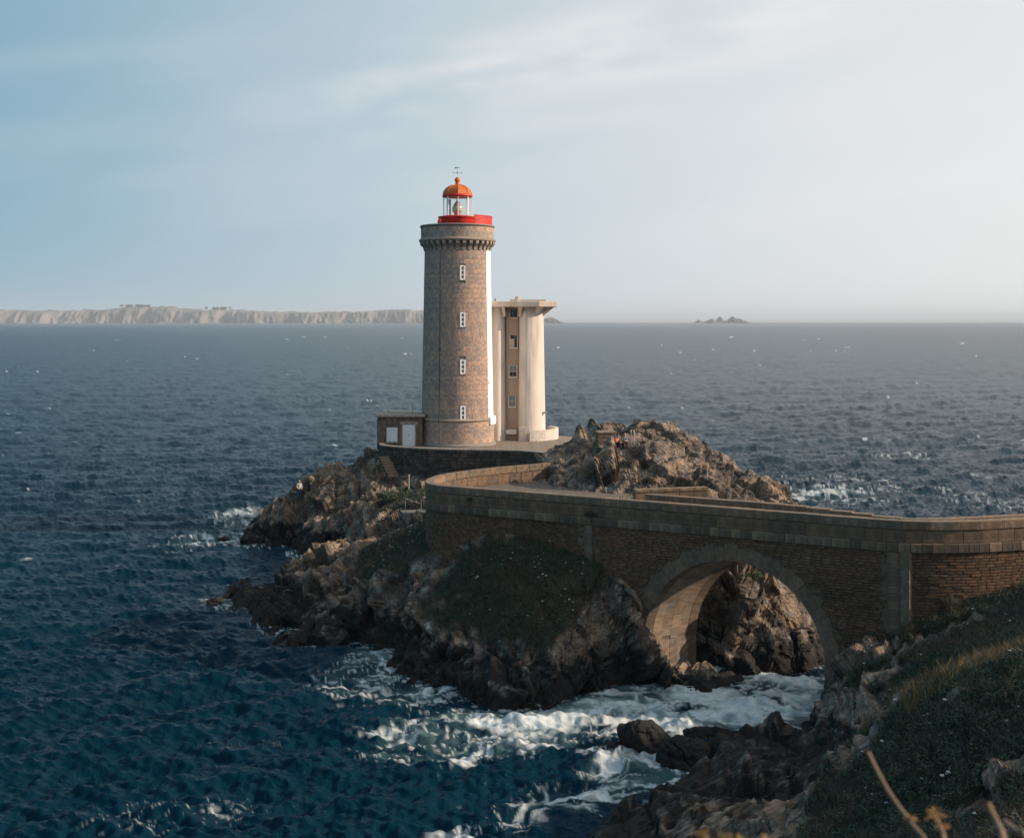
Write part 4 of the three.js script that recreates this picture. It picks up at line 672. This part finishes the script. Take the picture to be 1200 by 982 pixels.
  mesh('apron_wall', wedge(3.3, 3.65, 0.2, 2.2, -0.3, 0.95, 20), M_c, g).position.set(X(612), 0.1, -0.6); mesh('ledge', boxGeo(0.95, 0.16, 0.3), std(0.36, 0.31, 0.27), g).position.set(3.0, y(482.5), 1.2);
}

// ------------------------------------------------------------------ plants
const tuftGeo = (n, h, w, lean, sd) => { // a tuft of bent blades
  let s = sd; const r = () => { s = (s * 1664525 + 1013904223) >>> 0; return s / 4294967296; }; const P = [], N = [], I = [];
  for (let i = 0; i < n; i++) { const a = r() * 6.283, o = r() * 0.12, L = h * (0.6 + r() * 0.6), b = lean * (0.4 + r()), cx = Math.cos(a), cz = Math.sin(a), k = P.length / 3;
    for (let j = 0; j <= 2; j++) { const t = j / 2, ww = w * (1 - t * 0.85), y = L * t * (1 - 0.25 * t * b), d = o + L * b * t * t * 0.7; P.push(cx * d - cz * ww, y, cz * d + cx * ww, cx * d + cz * ww, y, cz * d - cx * ww); N.push(cx * 0.5, 0.8, cz * 0.5, cx * 0.5, 0.8, cz * 0.5); }
    I.push(k, k + 1, k + 2, k + 1, k + 3, k + 2, k + 2, k + 3, k + 4, k + 3, k + 5, k + 4); }
  const g = new THREE.BufferGeometry(); g.setAttribute('position', new THREE.Float32BufferAttribute(P, 3)); g.setAttribute('normal', new THREE.Float32BufferAttribute(N, 3)); g.setIndex(I); return g;
};
const leafGeo = (n, rad, size, sd) => { // a low cushion of leaves
  let s = sd; const r = () => { s = (s * 1664525 + 1013904223) >>> 0; return s / 4294967296; }; const P = [], I = [];
  for (let i = 0; i < n; i++) { const u = r() * 6.283, v = Math.acos(1 - r() * 1.15), q = rad * (0.55 + 0.5 * r()), x = q * Math.sin(v) * Math.cos(u), y = q * Math.cos(v) * 0.85 + rad * 0.1, z = q * Math.sin(v) * Math.sin(u), a = r() * 6.283, b = (r() - 0.3) * 1.4, L = size * (0.6 + r() * 0.8), k = P.length / 3;
    const dx = Math.cos(a) * Math.cos(b), dy = Math.sin(b), dz = Math.sin(a) * Math.cos(b), sx = -Math.sin(a), sz = Math.cos(a);
    P.push(x, y, z, x + dx * L * 0.5 + sx * L * 0.28, y + dy * L * 0.5 + L * 0.1, z + dz * L * 0.5 + sz * L * 0.28, x + dx * L, y + dy * L, z + dz * L, x + dx * L * 0.5 - sx * L * 0.28, y + dy * L * 0.5 + L * 0.1, z + dz * L * 0.5 - sz * L * 0.28); I.push(k, k + 1, k + 2, k, k + 2, k + 3); }
  const g = new THREE.BufferGeometry(); g.setAttribute('position', new THREE.Float32BufferAttribute(P, 3)); g.setIndex(I); g.computeVertexNormals(); return g;
};
const leafMat = (r, g, b) => new THREE.MeshPhysicalMaterial({ color: RGB(r, g, b), roughness: 0.9, side: THREE.DoubleSide, transmission: 0.3, thickness: 0 });
const M_grass = leafMat(1, 1, 1);
function scatter(name, label, cat, geo, mat, list) { // list of [x, y, z, scale, [r,g,b]]
  const m = new THREE.InstancedMesh(geo, mat, list.length), o = new THREE.Object3D(), c = new THREE.Color(); m.name = numbered(name); m.castShadow = m.receiveShadow = true;
  list.forEach(([x, y, z, s, col], i) => { o.position.set(x, y, z); o.rotation.set(rr(-0.25, 0.25), rnd() * 6.283, rr(-0.25, 0.25)); o.scale.setScalar(s); o.updateMatrix(); m.setMatrixAt(i, o.matrix); m.setColorAt(i, c.setRGB(...col)); });
  scene.add(m); return tag(m, label, cat, null, 'stuff');
}
const greens = (x, z, dry = 0) => { const f = fbm(x * 0.6, 71, z * 0.6, 3), k = rr(0.7, 1.3), d = clamp(sst(0.45, 0.62, f + dry) + rr(-0.25, 0.25)); return [mix(0.024, 0.13, d) * k, mix(0.064, 0.095, d) * k, mix(0.020, 0.038, d) * k]; };
const take = (name, n, ok = () => true) => { const s = landSpots[name].filter(ok), out = []; for (let i = 0; i < n; i++) out.push(s[Math.floor(rnd() * s.length)]); return out; };
const jit = (p, j = 0.1) => [p[0] + rr(-j, j), p[1] - 0.03, p[2] + rr(-j, j)];
scatter('grass', 'dark green turf on the islet slope below the bridge wall', 'grass', tuftGeo(9, 0.19, 0.011, 1.1, 5), M_grass, take('islet_terrain', 30000).map(p => [...jit(p), rr(0.55, 1.25), greens(p[0], p[2])]));
const inShore = (p) => p[2] < -20 && p[0] < -p[2] * 0.47;
scatter('grass', 'rough grass on the near bank beside the bridge', 'grass', tuftGeo(9, 0.38, 0.011, 0.8, 9), M_grass, take('shore_terrain', 34000, inShore).map(p => [...jit(p), rr(0.5, 1.3), greens(p[0], p[2], 0.08)]));
scatter('ground_cover', 'low leafy ground cover on the near bank', 'plants', leafGeo(26, 0.2, 0.085, 3), leafMat(1, 1, 1), take('shore_terrain', 16000, inShore).map(p => { const c = greens(p[0], p[2], -0.12); return [...jit(p), rr(0.6, 1.5), c]; }));
scatter('ground_cover', 'low leafy plants on the islet slope', 'plants', leafGeo(26, 0.2, 0.085, 4), leafMat(1, 1, 1), take('islet_terrain', 2200).map(p => [...jit(p), rr(0.5, 1.3), greens(p[0], p[2], -0.1)]));
const ridge = (p) => p[2] < -39.5 && p[2] > -44 && p[0] > 12.5 && p[0] < 21;
scatter('dry_grass', 'tall straw coloured grass along the crest of the near bank', 'grass', tuftGeo(11, 0.75, 0.010, 0.6, 14), M_grass, take('shore_terrain', 900, ridge).map(p => { const k = rr(0.7, 1.3); return [...jit(p, 0.2), rr(0.35, 1.15), [0.30 * k, 0.20 * k, 0.075 * k]]; }));
const umbel = mergeGeometries([0, 1, 2, 3, 4].map(i => new THREE.SphereGeometry(0.026, 6, 4).scale(1, 0.5, 1).translate(Math.cos(i * 1.256) * 0.035, 0.24 + (i % 2) * 0.012, Math.sin(i * 1.256) * 0.035)));
scatter('white_flowers', 'scattered white flower heads in the turf of the islet', 'flowers', umbel, std(0.62, 0.63, 0.58), take('islet_terrain', 130, (p) => p[2] > -75 && p[0] > -3.5 && p[0] < 5 || p[2] < -78 && p[2] > -90 && p[0] > -9).map(p => [...jit(p, 0.2), rr(0.7, 1.2), [1, 1, 1]]));
scatter('white_flowers', 'scattered white flower heads on the near bank', 'flowers', umbel, std(0.62, 0.63, 0.58), take('shore_terrain', 260, (p) => p[2] < -26 && p[0] < -p[2] * 0.44).map(p => [...jit(p, 0.2), rr(0.6, 1.2), [1, 1, 1]]));
function bush(name, label, cat, x, y, z, r, n, col, size = 0.1, group) {
  const t = thing(name, label, cat, [x, y, z], rnd() * 6, group), gs = []; seed += 77; const cl = Math.max(3, Math.round(r * 7));
  for (let i = 0; i < cl; i++) { const a = rnd() * 6.283, q = Math.sqrt(rnd()) * r * 0.75; gs.push(leafGeo(Math.round(n / cl), r * rr(0.35, 0.6), size, Math.floor(rnd() * 1e9)).translate(Math.cos(a) * q, r * rr(0.0, 0.5), Math.sin(a) * q)); }
  mesh('foliage', mergeGeometries(gs), leafMat(...col), t); mesh('stem', mergeGeometries([0, 1, 2].map(i => tube([[0, -0.3, 0], [Math.cos(i * 2.1) * r * 0.2, r * 0.2, Math.sin(i * 2.1) * r * 0.2], [Math.cos(i * 2.1) * r * 0.5, r * 0.6, Math.sin(i * 2.1) * r * 0.5]], 0.02, 6, 5))), std(0.08, 0.055, 0.035), t); return t;
}
{
  const G = 'shrubs below the terrace';
  const B2 = ['broad green shrub at the left of the clump below the terrace', 'tall green shrub in the middle of the clump below the terrace', 'dense green shrub at the right of the clump below the terrace', 'green shrub at the back of the clump, nearest the stone steps', 'green shrub close behind the bend of the parapet', 'small shrub just outside the bend of the parapet', 'shrub beside the slim pale post', 'low shrub at the foot of the terrace wall below the lighthouse']; let bi = 0;
  for (const [px, D, r] of [[446, 101, 0.9], [458, 102, 1.1], [468, 101, 1.2], [452, 105, 0.9], [495, 99, 0.9], [500, 96, 0.8], [478, 106, 0.9], [545, 103, 0.7]]) { const x = (px - 600) * D / F; bush('shrub', B2[bi++], 'shrub', x, isleG(x, -D) - 0.15, -D, r, 900, [0.045, 0.075, 0.022], 0.16, G); }
  const on = (px, py, r, label, n = 500) => { const s = road.px(px), [x, z] = OUT(s, 0.15); bush('wall_plant', label, 'plant', x, EYE - (py - HORIZON) * -z / F - r * 0.4, z, r, n, [0.022, 0.042, 0.018], 0.09); };
  on(1107, 703, 0.62, 'round dark green plant growing out of the brick wall right of the stone pilaster', 900); on(1194, 696, 0.7, 'dark trailing plant on the brick wall at the end of the bridge', 900); on(695, 604, 0.42, 'small dark plant over the string course above the pilaster'); on(552, 585, 0.22, 'tiny dark tuft in the parapet near the bend', 160);
  const p = W(883, 678, 70.6); bush('rock_plant', 'bright green plant on the sunlit rock seen through the arch', 'plant', p.x, p.y, p.z, 0.5, 500, [0.06, 0.13, 0.03], 0.1);
  for (const [px, py, D, r] of [[1190, 740, 47, 0.85]]) { const q = W(px, py, D); bush('golden_shrub', 'sunlit golden shrub on the crest of the near bank', 'shrub', q.x, shoreG(q.x, q.z), q.z, r, 1300, [0.42, 0.25, 0.05], 0.09); }
}
// ------------------------------------------------------------------ boulders awash
function boulder(label, px, py, wpx, hpx, deep, sd, group) {
  const [x, D] = SEA(px, py), k = D / F, g = new THREE.IcosahedronGeometry(1, 24), p = g.attributes.position, C = new Float32Array(p.count * 3), rgb = [0, 0, 0];
  for (let i = 0; i < p.count; i++) { const vx = p.getX(i), vy = p.getY(i), vz = p.getZ(i), r = 1 + 0.5 * (fbm(vx * 1.4 + sd, vy * 1.4, vz * 1.4, 3) - 0.5); const X = vx * r * wpx * k / 2, Y = vy * r * hpx * k * 0.9, Z = vz * r * deep / 2, c = crag(X + sd * 9, Y, Z) * 0.33; p.setXYZ(i, X + vx * c, Y + vy * c, Z + vz * c); rockColour(X + sd, Y, Z, 3, rgb); C.set(rgb, i * 3); }
  g.setAttribute('color', new THREE.BufferAttribute(C, 3)); g.computeVertexNormals(); const m = mesh('sea_rock', g, M_rock); m.position.set(x, hpx * k * 0.12, -D - deep * 0.3); return tag(m, label, 'rock', group);
}
boulder('jagged dark rock with foam breaking round it, left of the large rounded boulder', 757, 880, 62, 26, 2.0, 3); boulder('long low dark rock awash behind the large rounded boulder', 838, 868, 80, 15, 1.2, 7); boulder('large rounded dark boulder standing in the water before the arch', 806, 900, 66, 32, 2.4, 11); boulder('dark wedge shaped boulder against the near rocky shore', 847, 893, 42, 24, 1.8, 15);
boulder('small dark rock awash beside the jagged rock', 718, 880, 26, 6, 0.8, 19); boulder('tiny dark rock breaking the surface off the end of the left promontory', 262, 634, 12, 4, 1.0, 23); boulder('flat black rock off the tip of the lower promontory', 255, 709, 16, 5, 1.2, 27); boulder('small dark rock at the foot of the cliff by the foam patch', 478, 790, 34, 12, 1.5, 31);
function outcrop(label, c, size, tilt, sd, dark) { // a standing mass of bedrock
  const g = new THREE.IcosahedronGeometry(1, 46), p = g.attributes.position, C = new Float32Array(p.count * 3), U = new Float32Array(p.count * 2), rgb = [0, 0, 0], q = new THREE.Quaternion().setFromEuler(new THREE.Euler(...tilt)), v = new THREE.Vector3(), nv = new THREE.Vector3();
  for (let i = 0; i < p.count; i++) { v.fromBufferAttribute(p, i); const e = 0.72, s = 1 / Math.pow(Math.pow(Math.abs(v.x), 1 / e * 2) + Math.pow(Math.abs(v.y), 1 / e * 2) + Math.pow(Math.abs(v.z), 1 / e * 2), e / 2); nv.copy(v); v.multiplyScalar(s * (1 + 0.3 * (fbm(v.x * 1.3 + sd, v.y * 1.3, v.z * 1.3, 3) - 0.5))); v.x *= size[0]; v.y *= size[1]; v.z *= size[2]; v.applyQuaternion(q); nv.applyQuaternion(q); const X = v.x + c[0], Y = v.y + c[1], Z = v.z + c[2], k = crag(X, Y, Z) * 0.75; p.setXYZ(i, X + nv.x * k, Y + nv.y * k, Z + nv.z * k); rockColour(X, Y, Z, dark, rgb); C.set(rgb, i * 3); U[i * 2] = p.getX(i) + p.getZ(i) * 0.3; U[i * 2 + 1] = p.getY(i) * 0.87 - p.getZ(i) * 0.5; }
  g.setAttribute('color', new THREE.BufferAttribute(C, 3)); g.setAttribute('uv', new THREE.BufferAttribute(U, 2)); g.computeVertexNormals(); const m = mesh('rock_outcrop', g, M_rock); tag(m, label, null, null, 'structure');
}
outcrop('leaning slab of tan rock standing behind the archway', [11.9, 2.7, -71.8], [0.75, 5.0, 1.7], [0.05, 0.5, -0.32], 4, 0.5);
outcrop('low dark rock at the foot of the arch', [9.9, -0.2, -67.6], [1.5, 1.3, 1.0], [0, 0.4, 0.2], 24, 0.6);
// ------------------------------------------------------------------ people
function person(label, pos, turn, bones, hair, cell = 0.017) { // bones: [ax,ay,az, bx,by,bz, ra, rb, colour]
  const lo = [1e9, 1e9, 1e9], hi = [-1e9, -1e9, -1e9]; for (const b of bones) for (let k = 0; k < 3; k++) { lo[k] = Math.min(lo[k], b[k] - 0.2, b[k + 3] - 0.2); hi[k] = Math.max(hi[k], b[k] + 0.2, b[k + 3] + 0.2); }
  const side = Math.max(hi[0] - lo[0], hi[1] - lo[1], hi[2] - lo[2]), n = Math.ceil(side / cell), c = [0, 1, 2].map(k => (lo[k] + hi[k]) / 2), mc = new MarchingCubes(n, M_dark, false, false, 60000), hs = n / 2;
  const dist = (b, x, y, z) => { const ex = b[3] - b[0], ey = b[4] - b[1], ez = b[5] - b[2], L = ex * ex + ey * ey + ez * ez, t = L ? clamp(((x - b[0]) * ex + (y - b[1]) * ey + (z - b[2]) * ez) / L) : 0; return Math.hypot(x - b[0] - ex * t, y - b[1] - ey * t, z - b[2] - ez * t) - mix(b[6], b[7], t); };
  const P3 = (i) => (i - hs) / hs * side / 2;
  for (let k = 0; k < n; k++) for (let j = 0; j < n; j++) for (let i = 0; i < n; i++) { const x = c[0] + P3(i), y = c[1] + P3(j), z = c[2] + P3(k); let s = 0; for (const b of bones) { const d = dist(b, x, y, z); if (d < 0.25) s += Math.exp(-d * 45); } mc.field[k * n * n + j * n + i] = s > 0 ? Math.log(s) / 45 : -0.25; }
  mc.isolation = 0; mc.update(); const N = mc.count, P = new Float32Array(N * 3), C = new Float32Array(N * 3);
  for (let i = 0; i < N; i++) { const v = [0, 1, 2].map(k => c[k] + mc.positionArray[i * 3 + k] * side / 2); P.set(v, i * 3); let bd = 9, bc = bones[0][8]; for (const b of bones) { const d = dist(b, ...v); if (d < bd) { bd = d; bc = b[8]; } } C.set(bc, i * 3); }
  const g = new THREE.BufferGeometry(); g.setAttribute('position', new THREE.BufferAttribute(P, 3)); g.setAttribute('color', new THREE.BufferAttribute(C, 3)); g.setAttribute('normal', new THREE.BufferAttribute(new Float32Array(mc.normalArray.slice(0, N * 3)), 3)); g.computeVertexNormals();
  const t = thing('person', label, 'person', pos, turn); mesh('body', g, new THREE.MeshStandardMaterial({ vertexColors: true, roughness: 0.85 }), t); if (hair) mesh('hair', hair[0], std(...hair[1]), t); return t;
}
const SK = [0.42, 0.26, 0.19];
const hands = (x, y, z, dx, dz) => Array.from({ length: 5 }, (_, i) => [x, y, z, x + dx * (i === 4 ? 0.2 : 1) * 0.09 + (i - 1.5) * 0.014 * (dz ? 1 : 0.4), y - 0.05 - (i === 1 ? 0.02 : 0), z + dz * 0.09 + (i - 1.5) * 0.014 * (dx ? 1 : 0.4) + (i === 4 ? 0.04 : 0), 0.013, 0.009, SK]);
const head = (x, y, z, f) => [[x, y - 0.12, z, x, y, z, 0.055, 0.06, SK], [x, y + 0.04, z, x, y + 0.12, z - 0.015 * f, 0.085, 0.098, SK], [x, y + 0.03, z + 0.04 * f, x, y + 0.05, z + 0.06 * f, 0.06, 0.055, SK], [x, y + 0.07, z + 0.095 * f, x, y + 0.05, z + 0.115 * f, 0.014, 0.018, SK], [x - 0.09, y + 0.07, z, x - 0.095, y + 0.09, z, 0.02, 0.016, SK], [x + 0.09, y + 0.07, z, x + 0.095, y + 0.09, z, 0.02, 0.016, SK]];
const cap = (x, y, z, f, s = 1) => new THREE.SphereGeometry(0.112 * s, 16, 10, 0, 6.2832, 0, 1.75).scale(1, 1.08, 1.05).rotateX(-0.35 * f).translate(x, y + 0.10, z - 0.02 * f);
{ // standing on the left promontory
  const a = [0.42, 0.40, 0.37], j = [0.035, 0.07, 0.12], b = [0.03, 0.03, 0.03]; const x = -19.5, z = -112;
  let top = -9; { const m = scene.getObjectByName('islet_terrain').geometry.attributes.position; for (let i = 0; i < m.count; i++) if (Math.hypot(m.getX(i) - x, m.getZ(i) - z) < 0.28) top = Math.max(top, m.getY(i)); }
  person('person standing on the left promontory in a pale top and blue trousers', [x, top - 0.02, z], 0.5, [
    [-0.1, 0.05, 0.12, -0.1, 0.06, -0.04, 0.05, 0.055, b], [0.1, 0.05, 0.1, 0.1, 0.06, -0.06, 0.05, 0.055, b], [-0.1, 0.08, -0.02, -0.1, 0.48, 0.01, 0.055, 0.075, j], [-0.1, 0.48, 0.01, -0.09, 0.88, 0, 0.08, 0.105, j], [0.1, 0.08, -0.03, 0.1, 0.48, 0.0, 0.055, 0.075, j], [0.1, 0.48, 0, 0.09, 0.88, 0, 0.08, 0.105, j], [-0.06, 0.92, 0, 0.06, 0.92, 0, 0.12, 0.12, j],
    [0, 0.98, 0, 0, 1.15, 0.01, 0.14, 0.145, a], [-0.07, 1.3, 0, 0.07, 1.3, 0, 0.13, 0.13, a], [-0.17, 1.38, 0, -0.24, 1.12, 0.02, 0.065, 0.052, a], [0.17, 1.38, 0, 0.24, 1.12, 0.02, 0.065, 0.052, a], [-0.24, 1.12, 0.02, -0.16, 0.98, 0.2, 0.05, 0.04, a], [0.24, 1.12, 0.02, 0.16, 0.98, 0.2, 0.05, 0.04, a], ...hands(-0.14, 0.97, 0.23, 0.3, 1), ...hands(0.14, 0.97, 0.23, -0.3, 1), ...head(0, 1.53, 0.01, 1)], [cap(0, 1.53, 0.01, 1), [0.16, 0.14, 0.12]]);
}
function seated(label, pos, turn, top, legs, hair, skinTop) {
  return person(label, pos, turn, [[-0.07, 0.1, 0, 0.07, 0.1, 0, 0.13, 0.13, legs], [0, 0.16, 0, 0, 0.36, 0.05, 0.13, 0.14, top], [-0.07, 0.5, 0.08, 0.07, 0.5, 0.08, 0.125, 0.125, top], [-0.1, 0.1, 0.02, -0.13, 0.36, 0.38, 0.095, 0.075, legs], [0.1, 0.1, 0.02, 0.13, 0.34, 0.38, 0.095, 0.075, legs], [-0.13, 0.36, 0.38, -0.12, 0.0, 0.56, 0.07, 0.05, legs], [0.13, 0.34, 0.38, 0.12, 0.0, 0.54, 0.07, 0.05, legs], [-0.12, -0.02, 0.55, -0.12, -0.04, 0.7, 0.045, 0.04, [0.04, 0.04, 0.04]], [0.12, -0.02, 0.53, 0.12, -0.04, 0.68, 0.045, 0.04, [0.04, 0.04, 0.04]],
    [-0.17, 0.57, 0.08, -0.22, 0.36, 0.2, 0.06, 0.05, top], [0.17, 0.57, 0.08, 0.22, 0.36, 0.2, 0.06, 0.05, top], [-0.22, 0.36, 0.2, -0.09, 0.38, 0.4, 0.047, 0.038, skinTop || top], [0.22, 0.36, 0.2, 0.09, 0.38, 0.4, 0.047, 0.038, skinTop || top], ...hands(-0.07, 0.39, 0.42, 0.6, 0.8), ...hands(0.07, 0.39, 0.42, -0.6, 0.8), ...head(0, 0.74, 0.12, 1)], [cap(0, 0.74, 0.12, 1, 1.05), hair]);
}
const seatTop = (x, z, rad = 0.25) => { let t = -9; const m = scene.getObjectByName('islet_terrain').geometry.attributes.position; for (let i = 0; i < m.count; i++) if (Math.hypot(m.getX(i) - x, m.getZ(i) - z) < rad) t = Math.max(t, m.getY(i)); return t; };

{ // two walkers resting on the rock, with the block and posts beside them
  const x1 = (722.5 - 600) * 86 / F, x2 = (731.5 - 600) * 86 / F, z1 = -86, z2 = -86.1, y1 = seatTop(x1, z1), y2 = seatTop(x2, z2);
  seated('person sitting on the rock in dark clothes and an orange top', [x1, y1, z1], 0.7, [0.55, 0.16, 0.06], [0.015, 0.016, 0.02], [0.03, 0.02, 0.015]);
  seated('person sitting on the rock in a grey blue jacket and brown trousers', [x2, y2, z2], 0.2, [0.13, 0.15, 0.19], [0.11, 0.06, 0.05], [0.05, 0.035, 0.025]);
  const x3 = (710 - 600) * 87 / F, b = thing('stone_bench', 'square masonry block with a pale slab top beside the seated walkers', 'stone block', [x3, seatTop(x3, -87.2, 0.4) - 0.55, -87.2], 0.15);
  mesh('slab', boxGeo(1.35, 0.14, 1.0, 0.03), stone(0.34, 0.25, 0.18), b).position.set(0, 1.1, 0); for (let i = 0; i < 3; i++) for (let k = 0; k < 3; k++) mesh('block', cbox(0.42, 0.33, 0.9, 0.02), pick(M_cope), b).position.set((i - 1) * 0.435, 0.17 + k * 0.34 - 0.01, 0);
  for (const px of [740, 743.2]) { const x = (px - 600) * 86 / F, p = thing('post', 'pale upright post beside the person in the grey blue jacket', 'post', [x, seatTop(x, -86.1, 0.15) - 0.15, -86.1], 0, 'pair of posts on the rock'); mesh('shaft', boxGeo(0.09, 1.05, 0.09, 0.01), std(0.52, 0.44, 0.36), p).position.y = 0.525; mesh('cap', new THREE.ConeGeometry(0.075, 0.08, 4).rotateY(0.785), std(0.55, 0.47, 0.38), p).position.y = 1.09; }
}
{ // post, steps and rail on the way down from the terrace
  const x = (479 - 600) * 104 / F, p = thing('marker_post', 'slim pale post standing before the dark terrace wall', 'post', [x, isleG(x, -104) - 0.2, -104]); mesh('shaft', cyl(0.05, 0.045, 1.75, 0, 0, 0, 8), std(0.45, 0.4, 0.34), p); mesh('collar', cyl(0.08, 0.08, 0.1, 0, 1.7, 0, 8), std(0.42, 0.38, 0.33), p);
  const stone_dark = stone(0.05, 0.042, 0.036), st = thing('stone_steps', 'stone steps going down from the left end of the terrace wall', 'steps', [-11.6, 6.2, -110.4], 0.5); for (let i = 0; i < 7; i++) mesh('tread', boxGeo(1.0, 0.24, 0.42, 0.02), stone_dark, st).position.set(0, 1.5 - i * 0.23, i * 0.34); 
  const x2 = (486 - 600) * 93 / F, rl = thing('path_landing', 'small concrete landing with a handrail beside the bend of the bridge', 'landing', [x2, isleG(x2, -93) - 0.5, -93], 0.2); mesh('slab', boxGeo(2.4, 0.9, 1.6, 0.03), stone(0.2, 0.19, 0.18), rl).position.set(0.2, 0.4, 0); for (const q of [-0.8, 0.4]) mesh('post', cyl(0.03, 0.03, 1.0, q, 0.85, 0.6, 6), std(0.25, 0.22, 0.2), rl); mesh('rail', new THREE.CylinderGeometry(0.025, 0.025, 1.3, 6).rotateZ(Math.PI / 2 - 0.35).translate(-0.2, 1.7, 0.6), std(0.28, 0.23, 0.19), rl);
}
// ------------------------------------------------------------------ plants by the lens
{
  const M_st = std(0.24, 0.15, 0.10), G2 = 'yellow flowers close by';
  const stem = (label, pts, r, heads) => { const v = pts.map(p => W(...p)), b = v[v.length - 1].clone(); b.y = shoreG(b.x, b.z) - 0.05; b.x += 0.05; const t = thing('dry_stem', label, 'plant', [b.x, b.y, b.z]); const loc = [...v, b].map(p => p.clone().sub(b)); mesh('stalk', tube(loc, r, 24, 7), M_st, t); for (const [i, s] of heads) mesh('seed_head', leafGeo(26, s, s * 1.2, 7 + i), leafMat(0.38, 0.2, 0.05), t).position.copy(loc[i]); };
  stem('long bare stalk leaning over the near bank with a small brown bud', [[1018, 882, 3.3], [1040, 925, 3.2], [1066, 962, 3.1], [1086, 990, 3.0]], 0.0055, [[2, 0.012]]); stem('short thick pale stalk with a broken tip', [[1157, 940, 2.8], [1168, 962, 2.8], [1178, 990, 2.7]], 0.0075, []); stem('small forked brown stalk with dried bracts', [[1097, 958, 3.0], [1104, 972, 3.0], [1108, 992, 2.95]], 0.006, [[0, 0.014], [1, 0.012]]); stem('thin stalk leaning out over the bank corner', [[1178, 962, 3.1], [1190, 972, 3.0], [1206, 985, 2.9]], 0.005, []);
  for (const [px, py, s] of [[822, 966, 0.013], [849, 969, 0.013], [834, 974, 0.010], [871, 976, 0.014], [901, 975, 0.015], [930, 979, 0.012]]) { const p = W(px, py, 2.9), y0 = shoreG(p.x, p.z), t = thing('yellow_flower', 'small yellow flower head rising on a thin green stalk over the rocky shore', 'flower', [p.x, y0 - 0.03, p.z], rnd() * 6, G2); const h = p.y - y0; mesh('stalk', tube([[0, 0, 0], [0.02, h * 0.5, 0.01], [0, h, 0]], 0.0025, 8, 5), std(0.10, 0.12, 0.03), t); mesh('petals', leafGeo(30, s, s, 11), leafMat(0.30, 0.18, 0.05), t).position.y = h; mesh('leaf', leafGeo(6, 0.04, 0.06, 5), leafMat(0.07, 0.1, 0.03), t).position.y = h * 0.55; }
}

renderer.render(scene, camera);
